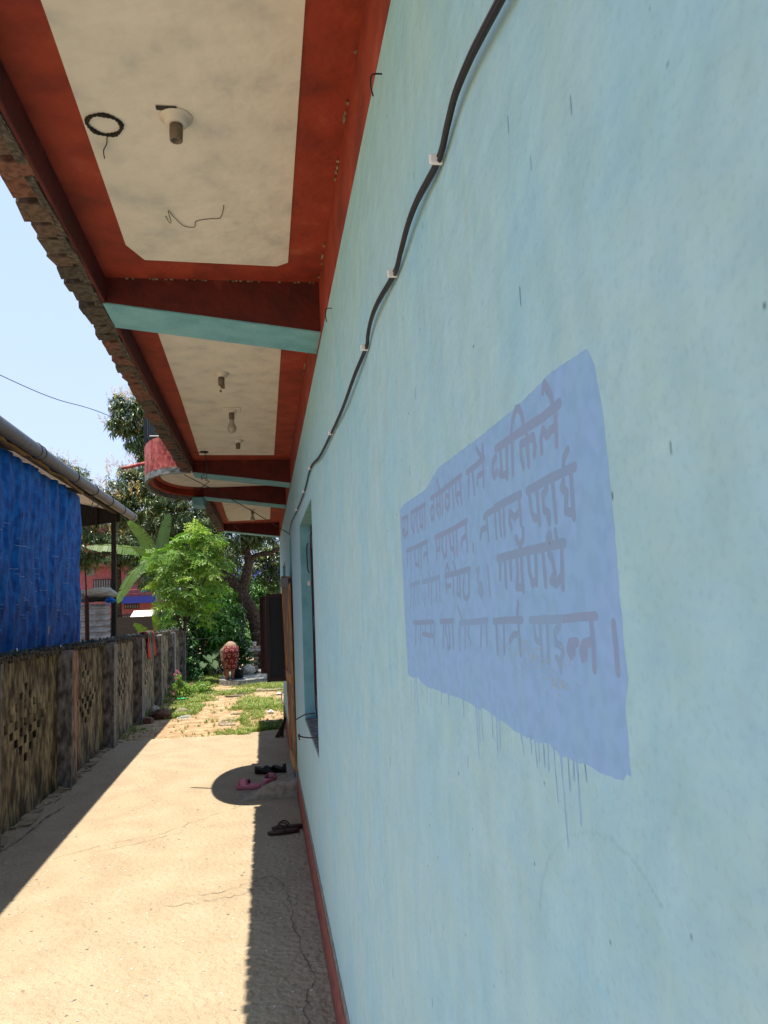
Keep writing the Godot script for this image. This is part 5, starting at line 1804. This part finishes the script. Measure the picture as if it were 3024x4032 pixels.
func lawn():
	var r := RandomNumberGenerator.new()
	r.seed = 70
	var f := FastNoiseLite.new()
	f.seed = 6
	f.frequency = 0.55
	f.fractal_octaves = 4
	var st := nst()
	for i in 9:
		var a := TAU * i / 9.0 + r.randf_range(-0.3, 0.3)
		var l := r.randf_range(0.5, 1.0)
		var d := Vector3(cos(a), 0, sin(a))
		var b := d * r.randf_range(0.0, 0.25)
		var s := d.cross(Vector3.UP) * 0.055
		var m := b + Vector3(0, l * 0.6, 0) + d * 0.15
		var t := b + Vector3(0, l, 0) + d * r.randf_range(0.3, 0.65)
		q4(st, b - s, b + s, m + s * 0.8, m - s * 0.8)
		t3(st, m - s * 0.8, m + s * 0.8, t)
	var tuft := mesh_of(st)
	var ts := []
	var cols := []
	var tries := 0
	while ts.size() < 13000 and tries < 90000:
		tries += 1
		var z := -10.45 - pow(r.randf(), 1.25) * 10.5
		var x := r.randf_range(-2.0, 0.9)
		if x > 0.22 and z > -11.9: continue
		if z > -10.75 and x > -0.2: continue
		# bare, trodden strip that winds up the middle
		var mid := -0.98 + 0.045 * (z + 11.0) * -1.0 * 1.2
		var bare := 1.0 - smoothstep(0.18, 0.55, absf(x - mid))
		if z < -14.8: bare *= 0.4
		var n := f.get_noise_2d(x * 1.6, z) + 0.18
		if x < -1.2 and z > -12.7: n -= 0.42 + 0.2 * (z + 12.7)
		elif x < -1.3: n += 0.12
		if x > -0.75 and x < -0.40 and z > -13.2: n -= 0.3
		if x > -0.40 and x < -0.05 and z > -13.4: n += 0.22
		if x >= -0.05 and z > -12.6 and z < -11.5: n -= 0.12
		if x > 0.0 and z > -11.6: n += 0.3
		if r.randf() > clampf((n + 0.10) * 2.6, 0.03, 1.0) * (1.0 - bare * 0.96): continue
		if x > -1.05 and x < 0.35 and z < -17.4: continue
		var s := r.randf_range(0.03, 0.075) * (1.3 if n > 0.3 else 0.8)
		ts.append(Transform3D(Basis(Vector3.UP, r.randf() * TAU).scaled(Vector3(s, s * r.randf_range(0.7, 1.3), s)), V(x, -0.036, z)))
		var dry := r.randf()
		var v := r.randf_range(0.75, 1.15)
		cols.append(Color(v * (1.25 if dry > 0.82 else 0.9), v, v * 0.8))
	tag(multi("grass", tuft, M.grass, ts, cols, null), "patchy short green grass beyond the end of the concrete path", "grass")

# ------------------------------------------------------------------ the woman washing at the end of the alley
func woman():
	var W := thing("person", "person in a red ring-patterned skirt bending over a black basin, seen from behind", "person")
	var hipL := V(-0.835, 0.735, -17.66)
	var hipR := V(-0.695, 0.735, -17.66)
	var kneeL := V(-0.845, 0.43, -17.62)
	var kneeR := V(-0.715, 0.43, -17.62)
	var ankL := V(-0.862, 0.155, -17.70)
	var ankR := V(-0.755, 0.155, -17.70)
	var pelvis := V(-0.765, 0.775, -17.68)
	var waist := V(-0.785, 0.80, -17.86)
	var chest := V(-0.845, 0.735, -18.06)
	var shL := V(-0.965, 0.70, -18.06)
	var shR := V(-0.745, 0.655, -18.16)
	var neck := V(-0.905, 0.655, -18.22)
	var head := V(-0.965, 0.60, -18.30)
	var elL := V(-0.955, 0.46, -17.96)
	var wrL := V(-0.915, 0.27, -17.92)
	var elR := V(-0.70, 0.44, -18.18)
	var wrR := V(-0.69, 0.25, -18.04)
	var st := nst(true)
	blob(st, [[hipL, 0.085, kneeL, 0.058], [hipR, 0.085, kneeR, 0.058], [kneeL, 0.054, ankL, 0.032], [kneeR, 0.054, ankR, 0.032],
		[ankL + V(0, -0.02, 0), 0.032, ankL + V(-0.01, -0.04, -0.12), 0.026], [ankR + V(0, -0.02, 0), 0.032, ankR + V(0.01, -0.04, -0.12), 0.026],
		[pelvis, 0.12, waist, 0.10], [waist, 0.10, chest, 0.115], [chest, 0.09, shL, 0.05], [chest, 0.09, shR, 0.05], [chest, 0.06, neck, 0.045], [neck, 0.045, head, 0.05],
		[shL, 0.045, elL, 0.035], [elL, 0.035, wrL, 0.024], [shR, 0.045, elR, 0.035], [elR, 0.035, wrR, 0.024]], 0.014, 0.03)
	# head: skull, jaw, nose, brow, lips, ears
	var fd := V(-0.25, -0.78, -0.35).normalized()      # the way the face looks
	var up := V(-0.35, -0.30, -0.85).normalized()
	up = (up - fd * up.dot(fd)).normalized()
	var sd := fd.cross(up)
	var hc := head + up * 0.06
	blob(st, [[hc, 0.082, hc + fd * 0.012 - up * 0.02, 0.078], [hc + fd * 0.02 - up * 0.05, 0.055, hc + fd * 0.035 - up * 0.085, 0.032], [hc + fd * 0.082 - up * 0.005, 0.009, hc + fd * 0.098 - up * 0.034, 0.011],
		[hc + fd * 0.070 + sd * 0.03 + up * 0.012, 0.013, hc + fd * 0.070 - sd * 0.03 + up * 0.012, 0.013], [hc + fd * 0.074 + sd * 0.016 - up * 0.058, 0.009, hc + fd * 0.074 - sd * 0.016 - up * 0.058, 0.009],
		[hc + sd * 0.08 + up * 0.005, 0.014, hc + sd * 0.082 - up * 0.03, 0.011], [hc - sd * 0.08 + up * 0.005, 0.014, hc - sd * 0.082 - up * 0.03, 0.011]], 0.005, 0.012)
	# hands: palm, four unequal curled fingers, thumb from the side of the palm
	for h in [[wrL, V(0.10, -1, -0.05), 1.0], [wrR, V(-0.05, -1, 0.05), -1.0]]:
		var w0: Vector3 = h[0]
		var d: Vector3 = h[1].normalized()
		var s = d.cross(V(0, 0, 1)).normalized() * h[2]
		var n = s.cross(d).normalized()
		var bones := [[w0, 0.022, w0 + d * 0.045, 0.022], [w0 + d * 0.04 + s * 0.018, 0.017, w0 + d * 0.085 + s * 0.028, 0.011], [w0 + d * 0.04 - s * 0.018, 0.017, w0 + d * 0.085 - s * 0.028, 0.010], [w0 + d * 0.045, 0.018, w0 + d * 0.085, 0.012]]
		for f in 4:
			var o: float = (f - 1.5) * 0.019
			var l: float = [0.062, 0.072, 0.068, 0.052][f]
			var a: Vector3 = w0 + d * 0.085 - s * o
			var b: Vector3 = a + (d * 0.9 + n * 0.35).normalized() * l * 0.5
			bones.append([a, 0.009, b, 0.0085])
			bones.append([b, 0.0085, b + (d * 0.6 + n * 0.8).normalized() * l * 0.5, 0.0075])
		var tb = w0 + d * 0.025 + s * 0.022
		var tm = tb + (s * 0.8 + d * 0.6).normalized() * 0.038
		bones.append([tb, 0.012, tm, 0.010])
		bones.append([tm, 0.010, tm + (d * 0.95 + n * 0.4).normalized() * 0.030, 0.008])
		blob(st, bones, 0.005, 0.008)
	obj("body", st, M.skin, W)
	for s in [-1, 1]:
		st = nst(true)
		lathe(st, hc + fd * 0.076 + sd * s * 0.030 + up * 0.0, [[0.001, -0.009], [0.009, -0.005], [0.011, 0.0], [0.009, 0.005], [0.001, 0.009]], 10)
		obj("eye", st, M.clip, W)
	# hair, tied at the nape
	st = nst(true)
	blob(st, [[hc - fd * 0.02 + up * 0.012, 0.086, hc - fd * 0.035 - up * 0.03, 0.078], [hc - fd * 0.085 - up * 0.03, 0.040, hc - fd * 0.095 - up * 0.045, 0.038], [hc + up * 0.04 + fd * 0.015, 0.07, hc + up * 0.03 - fd * 0.01, 0.075]], 0.009, 0.02)
	obj("hair", st, M.hair, W)
	# loose blouse with half sleeves over the arched back
	st = nst(true)
	blob(st, [[pelvis + V(0, 0.02, -0.02), 0.128, waist + V(0, 0.005, 0), 0.116], [waist, 0.118, chest, 0.132], [chest, 0.11, shL, 0.068], [chest, 0.11, shR, 0.068], [chest + V(0.03, -0.06, 0.0), 0.10, waist + V(0, -0.05, 0), 0.10],
		[shL, 0.062, shL.lerp(elL, 0.8), 0.052], [shR, 0.062, shR.lerp(elR, 0.8), 0.052], [shL.lerp(elL, 0.5) + V(-0.01, 0, 0.10), 0.045, pelvis + V(-0.13, -0.02, -0.05), 0.05], [pelvis + V(-0.15, -0.03, -0.08), 0.045, V(-0.945, 0.52, -17.82), 0.032], [V(-0.945, 0.52, -17.82), 0.032, shL.lerp(elL, 0.8), 0.04]], 0.012, 0.03)
	obj("blouse", st, M.blouse, W)
	# skirt: rings from the waist to the hem, with folds
	st = nst(true)
	var prof := [[0.835, -17.72, 0.150, 0.115, -0.765], [0.79, -17.665, 0.163, 0.140, -0.765], [0.72, -17.64, 0.168, 0.150, -0.764], [0.62, -17.635, 0.162, 0.140, -0.766], [0.50, -17.645, 0.146, 0.122, -0.770], [0.40, -17.655, 0.134, 0.112, -0.775], [0.325, -17.66, 0.128, 0.112, -0.780]]
	var n := 44
	var grid := []
	for i in prof.size():
		var row := []
		for k in n + 1:
			var a := TAU * k / n
			var fold := 1.0 + (0.012 + 0.035 * float(i) / prof.size()) * sin(a * 7.0 + i * 0.5) - 0.26 * exp(-pow((a - PI * 0.5) / 0.30, 2)) * smoothstep(0.6, 3.5, i)
			row.append(V(prof[i][4] + cos(a) * prof[i][2] * fold, prof[i][0] + (0.012 * sin(a * 3.0) if i == prof.size() - 1 else 0.0), prof[i][1] + sin(a) * prof[i][3] * fold))
		grid.append(row)
	for i in prof.size() - 1:
		for k in n:
			var v0 := float(i) / (prof.size() - 1)
			var v1 := float(i + 1) / (prof.size() - 1)
			q4uv(st, [grid[i + 1][k], grid[i + 1][k + 1], grid[i][k + 1], grid[i][k]].duplicate(), [Vector2(float(k) / n, v1), Vector2(float(k + 1) / n, v1), Vector2(float(k + 1) / n, v0), Vector2(float(k) / n, v0)])
	obj("skirt", st, M.skirt, W)
	for a in [ankL, ankR]:
		st = nst(true)
		var o := sole_outline(0.23, 0.085)
		var low := []
		var top := []
		for p in o:
			low.append(a + V(p.y, -0.053, -p.x - 0.05))
			top.append(a + V(p.y, -0.036, -p.x - 0.05))
		loft(st, [low, top])
		tube(st, curve([a + V(-0.045, -0.04, -0.06), a + V(-0.02, 0.005, -0.09), a + V(0.02, 0.005, -0.09), a + V(0.045, -0.04, -0.06)], 3), 0.008, 6)
		obj("sandal", st, M.leather, W)

func wash_place():
	var r := RandomNumberGenerator.new()
	r.seed = 81
	var st := nst()
	var pg := PackedVector2Array([Vector2(-1.06, 17.95), Vector2(-0.88, 17.62), Vector2(-0.62, 17.45), Vector2(-0.30, 17.52), Vector2(0.05, 17.75), Vector2(0.9, 17.75), Vector2(0.9, 20.6), Vector2(-1.0, 20.4)])
	prism(st, pg, V(0, -0.05, 0), Vector3.RIGHT, V(0, 0, -1), 0.13)
	tag(obj("wash_slab", st, M.cement, null), "rough raised concrete slab under the woman and the black basin", "slab", "", "structure")
	woman()
	var B := thing("basin", "wide black rubber wash basin at the woman's feet", "basin", V(-0.63, 0.082, -18.0))
	st = nst(true)
	lathe(st, Vector3.ZERO, [[0.0, 0.012], [0.105, 0.012], [0.115, 0.02], [0.135, 0.195], [0.15, 0.20], [0.152, 0.212], [0.143, 0.216], [0.125, 0.19], [0.10, 0.03], [0.0, 0.03]], 28)
	obj("bowl", st, M.blackrubber, B)
	st = nst(true)
	lathe(st, Vector3.ZERO, [[0.0, 0.125], [0.116, 0.125], [0.116, 0.128], [0.0, 0.128]], 24)
	obj("wash_water", st, M.water, B)
	# brick-and-slab table with the white bucket
	var T := thing("brick_table", "small table of a concrete slab on a brick pier beside the woman", "table", V(-0.14, 0.08, -19.3))
	st = nst()
	rough_box(st, V(0.05, 0.56, 0), V(0.68, 0.055, 0.5), 0.012, r)
	obj("slab", st, M.cement, T)
	st = nst()
	rough_box(st, V(-0.02, 0.615, -0.05), V(0.44, 0.05, 0.3), 0.012, r)
	obj("board", st, M.stone, T)
	for x in [-0.11, 0.29]:
		for i in 8:
			st = nst()
			rough_box(st, V(x + r.randf_range(-0.012, 0.012), 0.035 + i * 0.066, 0.1), V(0.11, 0.055, 0.22), 0.007, r)
			obj("brick", st, M.stone if i % 3 else M.brickraw[2], T)
	var K := thing("bucket", "small white plastic bucket standing on the slab table", "bucket", V(-0.28, 0.72, -19.3))
	st = nst(true)
	lathe(st, Vector3.ZERO, [[0.0, 0.0], [0.042, 0.0], [0.052, 0.10], [0.055, 0.104], [0.05, 0.108], [0.044, 0.02], [0.0, 0.015]], 20)
	obj("pail", st, M.white, K)
	st = nst(true)
	tube(st, curve([V(-0.054, 0.1, 0), V(-0.03, 0.075, 0.05), V(0.03, 0.075, 0.05), V(0.054, 0.1, 0)], 4), 0.003, 5)
	obj("bail", st, M.wire, K)
	sackheap("sack", V(-0.42, 0.19, -19.05), V(0.15, 0.13, 0.14), 14, M.sack, "bulging pale sack leaning by the brick pier behind the basin", r)
	st = nst(true)
	tube(st, curve([V(-0.35, 0.70, -19.1), V(-0.38, 0.9, -19.4), V(-0.55, 1.6, -20.2), V(-0.62, 2.3, -21.5)], 6), 0.004, 5)
	tag(obj("hose", st, M.wire2), "thin hanging line from the mango tree down to the slab table", "line")

func yard_litter():
	var r := RandomNumberGenerator.new()
	r.seed = 85
	var st := nst()
	# bricks and slabs trodden into the grass
	var P := thing("brick_paving", "row of worn bricks trodden into the grass beyond the concrete path", "paving")
	for k in [[-0.58, -11.62, 0.23, 0.11], [-0.60, -11.78, 0.22, 0.11], [-0.57, -12.10, 0.23, 0.11], [-0.46, -12.75, 0.22, 0.10], [-0.62, -15.35, 0.30, 0.18], [-0.45, -15.8, 0.25, 0.2]]:
		st = nst()
		rough_box(st, V(k[0], -0.038, k[1]), V(k[2], 0.045, k[3]), 0.012, r, Basis(Vector3.UP, r.randf_range(-0.12, 0.12)))
		obj("brick", st, M.stone if r.randf() < 0.6 else M.brickraw[1], P)
	st = nst()
	prism(st, PackedVector2Array([Vector2(-0.25, 16.1), Vector2(0.05, 15.95), Vector2(0.9, 16.15), Vector2(0.9, 17.3), Vector2(0.3, 17.4), Vector2(-0.1, 16.8)]), V(0, -0.05, 0), Vector3.RIGHT, V(0, 0, -1), 0.04)
	tag(obj("stone_slab", st, M.stone, null), "broad pale stone slab in the grass before the wash place", "slab", "", "structure")
	for k in [["boulder", "rounded reddish boulder lying against the foot of the boundary wall", V(-1.64, 0.03, -12.8), V(0.15, 0.095, 0.14), 3, "rock"], ["boulder", "dark rounded boulder behind the reddish one at the wall foot", V(-1.78, 0.05, -13.0), V(0.10, 0.10, 0.10), 9, "rock"], ["boulder", "flat pale stone in the grass near the clear bottle", V(-1.38, 0.0, -13.25), V(0.12, 0.06, 0.10), 5, "rock"]]:
		sackheap(k[0], k[2], k[3], k[4], M.rock if k[4] == 3 else M.step if k[4] == 9 else M.stone, k[1], r)
	var bl := ["half brick lying closest to the third pillar of the boundary wall", "half brick lying between the boulder and the boundary wall"]
	for k in 2:
		st = nst()
		rough_box(st, V([-1.90, -1.78][k], 0.0, [-12.42, -12.36][k]), V(0.16, 0.085, 0.11), 0.014, r, Basis(Vector3.UP, 0.4 + k))
		tag(obj("brick", st, M.brickraw[3]), bl[k], "brick", "loose bricks at the wall foot")
	# rubble
	var pb := nst()
	rough_box(pb, Vector3.ZERO, V(1, 0.6, 0.8), 0.2, r)
	var ts := []
	var cols := []
	for i in 170:
		var z := -10.5 - pow(r.randf(), 1.4) * 7.0
		var x := r.randf_range(-1.6, 0.3) if r.randf() < 0.7 else r.randf_range(-1.9, -1.4)
		if x > 0.2 and z > -11.9: continue
		ts.append(Transform3D(Basis(Vector3.UP, r.randf() * TAU).scaled(Vector3.ONE * r.randf_range(0.008, 0.03)), V(x, -0.033, z)))
		var c: Color = [Color(0.36, 0.27, 0.18), Color(0.45, 0.40, 0.33), Color(0.36, 0.17, 0.10), Color(0.30, 0.26, 0.2)][r.randi() % 4]
		cols.append(c)
	var pm := flat(Color.WHITE, 0.95)
	pm.vertex_color_use_as_albedo = true
	tag(multi("rubble", mesh_of(pb), pm, ts, cols, null), "small stones and brick crumbs scattered over the bare soil", "rubble")
	var B := thing("plastic_bottle", "clear empty plastic bottle lying on the soil at the end of the path", "bottle", V(-1.27, 0.0, -12.5), 0.7)
	st = nst(true)
	lathe(st, Vector3.ZERO, [[0.0, -0.10], [0.030, -0.098], [0.033, -0.08], [0.031, 0.0], [0.033, 0.05], [0.014, 0.095], [0.012, 0.11]], 16, Basis(V(0, 0, 1), PI / 2))
	obj("bottle_body", st, M.clear, B)
	st = nst(true)
	lathe(st, Vector3.ZERO, [[0.0, 0.111], [0.015, 0.111], [0.015, 0.128], [0.0, 0.128]], 14, Basis(V(0, 0, 1), PI / 2))
	obj("cap", st, M.white, B)
	st = nst(true)
	lathe(st, V(-1.56, -0.03, -15.0), [[0.0, 0.0], [0.055, 0.0], [0.09, 0.055], [0.095, 0.06], [0.088, 0.062], [0.05, 0.01], [0.0, 0.01]], 20)
	tag(obj("plastic_bowl", st, M.green), "bright green plastic bowl below the flowering plant", "bowl")
	for k in [["crumpled scrap of white paper on the grass near the stone slab", V(0.22, 0.0, -15.2)], ["crumpled scrap of white paper on the grass near the house corner", V(0.05, 0.0, -12.6)]]:
		sackheap("paper_scrap", k[1], V(0.05, 0.022, 0.04), 30 + int(k[1].z), M.clip, k[0], r)
	# stub of a broom against the corner of the house
	var Br := thing("broom", "worn twig broom head leaning on the skirting at the end of the path", "broom", V(0.19, 0.0, -10.05))
	st = nst()
	for i in 60:
		var a := r.randf() * TAU
		var d := V(cos(a) * 0.05 - 0.05, 0, sin(a) * 0.06)
		tube(st, [V(0.015 + d.x * 0.1, 0.16 + r.randf() * 0.03, d.z * 0.2), d + V(0, 0.003, 0)], 0.003, 4)
	obj("twigs", st, M.bark, Br)
	st = nst(true)
	tube(st, [V(0.015, 0.15, 0), V(0.03, 0.24, 0.0)], 0.016, 8)
	obj("grip", st, M.darkwood, Br)
	# cloth thrown over the wall
	var C := thing("cloth", "red and grey checked cloth hung over the top of the boundary wall", "cloth")
	for k in [[-13.25, 0.0, M.clothred], [-13.42, 0.06, M.clothgrey], [-13.60, 0.13, M.clothgrey2], [-13.78, 0.20, M.clothred]]:
		st = nst(true)
		var rows := []
		for j in 12:
			var t := j / 11.0
			var row := []
			for i in 5:
				var z: float = k[0] - i * 0.045 - t * (0.35 + k[1])
				var y := wall_top(-13.4) + 0.05 + 0.012 * sin(i * 1.7 + k[0] * 9.0) - 0.42 * pow(maxf(t - 0.3, 0.0) / 0.7, 1.2) + 0.03 * sin(PI * minf(t / 0.35, 1.0))
				var x := lerpf(-2.08, -1.945, minf(t / 0.3, 1.0)) + 0.014 * sin(i * 2.1 + t * 5.0)
				row.append(V(x, y, z))
			rows.append(row)
		for j in 11:
			for i in 4:
				q4(st, rows[j][i], rows[j + 1][i], rows[j + 1][i + 1], rows[j][i + 1])
		obj("stripe", st, k[2], C)

# ------------------------------------------------------------------ farther buildings
func far_buildings():
	var r := RandomNumberGenerator.new()
	r.seed = 88
	var P := thing("pink_house", "distant pink two-storey house with a blue balcony band, seen past the shelter post", "house", V(-10.0, 0, -45.2))
	var st := nst()
	bx(st, V(-5, 0, -8), V(4.1, 4.35, 0))
	obj("wall", st, M.pinkwall, P)
	st = nst()
	bx(st, V(-5.3, 4.352, -8.2), V(4.4, 4.6, 0.5))
	obj("roof_slab", st, M.pinkwall, P)
	st = nst()
	bx(st, V(-4.5, 4.602, -7.5), V(1.3, 7.0, -2.0))
	obj("upper_storey", st, M.pinkwall, P)
	st = nst()
	bx(st, V(1.45, 2.25, 0.002), V(4.1, 2.62, 1.0))
	obj("balcony", st, M.bandblue, P)
	for w in [[0.55, 3.0, 1.75, 3.68], [2.2, 1.95, 3.0, 2.24], [2.1, 0.6, 2.9, 1.65], [-1.6, 1.0, -0.6, 2.1], [-2.6, 3.0, -1.5, 3.7]]:
		st = nst()
		bx(st, V(w[0], w[1], 0.003), V(w[2], w[3], 0.05))
		var wd := obj("window", st, M.maroon, P)
		var n := int((w[2] - w[0]) / 0.13)
		for i in n:
			st = nst()
			bx(st, V(w[0] + 0.05 + i * 0.13, w[1] + 0.06, 0.052), V(w[0] + 0.11 + i * 0.13, w[3] - 0.06, 0.07))
			obj("bar", st, M.cement, wd)
	st = nst()
	bx(st, V(0.12, 3.9, 0.004), V(0.62, 4.30, 0.05))
	obj("vent_panel", st, M.cement, P)
	for y in [2.78, 3.0]:
		st = nst(true)
		tube(st, [V(1.5, y, 0.95), V(4.05, y, 0.95)], 0.02, 6)
		obj("railing", st, M.pinkred, P)
	for c in [[2.18, 0.24, 0.15, M.yellowcloth, "yellow cloth hung on the railing of the pink house"], [3.26, 0.30, 0.17, M.cyancloth, "turquoise cloth hung on the railing of the pink house"]]:
		st = nst(true)
		var rows := []
		for j in 5:
			var row := []
			for i in 7:
				row.append(V(-10.0 + c[0] + c[1] * i / 6.0, 3.02 - c[2] * j / 4.0 * (1.0 + 0.2 * sin(i)), -44.2 + 0.025 * sin(i * 2.0)))
			rows.append(row)
		for j in 4:
			for i in 6:
				q4(st, rows[j + 1][i], rows[j + 1][i + 1], rows[j][i + 1], rows[j][i])
		tag(obj("cloth", st, c[3]), c[4], "cloth")
	# small shed and low brick wall before it
	var S := thing("small_shed", "small white-roofed shed in front of the distant pink house", "shed", V(-5.25, 0, -36))
	st = nst()
	bx(st, V(-0.6, 0, -1.2), V(1.2, 1.45, -0.15))
	obj("wall", st, M.stone, S)
	st = nst()
	box(st, V(0.3, 1.63, -0.4), V(2.0, 0.04, 1.2), 0.0, Basis(Vector3.RIGHT, 0.26))
	obj("roof", st, M.whitesheet, S)
	st = nst()
	for y in 22:
		var x := -8.0 + (0.12 if y % 2 else 0.0)
		while x < -3.6:
			rough_box(st, V(x, 0.035 + y * 0.07, -30 + r.randf_range(-0.008, 0.008)), V(0.22, 0.06, 0.11), 0.006, r)
			x += 0.235
	var L := thing("brick_wall", "low dark brick wall behind the shelter and banana plant", "wall")
	tag(obj("brick_courses", st, M.brickraw[2], L), "", "", "", "stuff")
	st = nst()
	bx(st, V(-8.1, 0, -30.04), V(-3.5, 1.53, -29.965))
	obj("mortar", st, M.mortar, L)
	var Bh := thing("blue_roofed_house", "distant pale house with a blue sheet roof behind the mango trunk", "house", V(0.4, 0, -41))
	st = nst()
	bx(st, V(-1.6, 0, -4), V(3.5, 3.1, 0))
	obj("wall", st, M.sack, Bh)
	st = nst(true)
	corrugated(st, V(-2.0, 3.1, 0.5), V(0, 1.0, -2.4), V(6.0, 0, 0), 80, 0.09, 0.015)
	obj("roof", st, M.bandblue, Bh)
	st = nst()
	bx(st, V(-1.2, 1.2, 0.003), V(-0.5, 2.3, 0.05))
	obj("window", st, M.maroon, Bh)

func more_materials():
	M.crack = flat(Color(0.34, 0.31, 0.26), 0.95)
	M.worn = flat(Color(0.58, 0.67, 0.735), 0.9)
	M.rag = tri(ntex(83, 0.05, [Color(0.34, 0.26, 0.13), Color(0.62, 0.48, 0.25)], [0.3, 0.7]), Vector3(3, 3, 3), 0.95)
	M.darkplastic = flat(Color(0.05, 0.05, 0.06), 0.4)
	M.darkmetal = tri(ntex(84, 0.08, [Color(0.02, 0.018, 0.015), Color(0.12, 0.09, 0.06), Color(0.40, 0.37, 0.31)], [0.3, 0.6, 0.85]), Vector3(8, 8, 8), 0.9)
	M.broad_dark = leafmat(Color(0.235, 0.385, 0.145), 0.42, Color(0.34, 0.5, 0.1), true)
	M.taro = leafmat(Color(0.15, 0.27, 0.12), 0.75, Color(0.25, 0.4, 0.1))
	M.blossom = leafmat(Color(0.82, 0.45, 0.58), 0.7, Color(0.8, 0.5, 0.6))
	M.hair = flat(Color(0.02, 0.018, 0.016), 0.45)
	M.water = flat(Color(0.28, 0.30, 0.30), 0.08)
	M.clear = flat(Color(0.9, 0.95, 0.95, 0.25), 0.05)
	M.clear.transparency = BaseMaterial3D.TRANSPARENCY_ALPHA
	M.glass = flat(Color(0.30, 0.36, 0.34), 0.15)
	M.green = flat(Color(0.10, 0.66, 0.40), 0.4)
	M.rock = tri(ntex(85, 0.03, [Color(0.25, 0.17, 0.13), Color(0.44, 0.30, 0.24)], [0.2, 0.8]), Vector3(2, 2, 2), 0.95)
	M.clothred = flat(Color(0.66, 0.16, 0.14), 0.95)
	M.clothgrey = flat(Color(0.33, 0.36, 0.34), 0.95)
	M.clothgrey2 = flat(Color(0.18, 0.30, 0.20), 0.95)
	M.bandblue = flat(Color(0.16, 0.22, 0.56), 0.7)
	M.yellowcloth = flat(Color(0.75, 0.48, 0.08), 0.9)
	M.cyancloth = flat(Color(0.10, 0.52, 0.60), 0.9)
	M.whitesheet = flat(Color(0.78, 0.75, 0.72), 0.6)

# ------------------------------------------------------------------ the scene
func _ready():
	rng.seed = 1
	var cam := Camera3D.new()
	cam.name = "camera"
	cam.fov = 67.31
	cam.near = 0.02
	cam.far = 900.0
	cam.transform = Transform3D(Basis(V(0.98764, -0.04204, 0.15170), V(0.02260, 0.99199, 0.12433), V(-0.15572, -0.11936, 0.98056)).orthonormalized(), V(0, 1.6, 0))
	add_child(cam)
	cam.current = true
	var env := Environment.new()
	env.background_mode = Environment.BG_SKY
	var sk := ProceduralSkyMaterial.new()
	sk.sky_top_color = Color(0.575, 0.65, 0.785)
	sk.sky_horizon_color = Color(0.665, 0.725, 0.81)
	sk.sky_curve = 0.16
	sk.ground_bottom_color = Color(0.45, 0.42, 0.36)
	sk.ground_horizon_color = Color(0.62, 0.60, 0.55)
	sk.sun_angle_max = 18.0
	sk.sky_energy_multiplier = 1.0
	env.sky = Sky.new()
	env.sky.sky_material = sk
	env.tonemap_mode = Environment.TONE_MAPPER_LINEAR
	env.tonemap_exposure = 2.1
	env.sdfgi_enabled = true
	env.ssao_enabled = true
	env.ssil_enabled = true
	var we := WorldEnvironment.new()
	we.name = "world"
	we.environment = env
	add_child(we)
	var sun := DirectionalLight3D.new()
	sun.name = "sun"
	sun.light_energy = 1.5
	sun.light_color = Color(1.0, 0.96, 0.895)
	sun.light_angular_distance = 0.5
	sun.shadow_enabled = true
	add_child(sun)
	sun.look_at_from_position(V(-2.0, 10.0, 0.15), Vector3.ZERO, V(0, 0, -1))
	materials()
	more_materials()
	ground()
	litter()
	house()
	boundary_wall()
	shelter()
	fittings()
	doorstep()
	footwear()
	trees()
	lawn()
	wash_place()
	yard_litter()
	far_buildings()
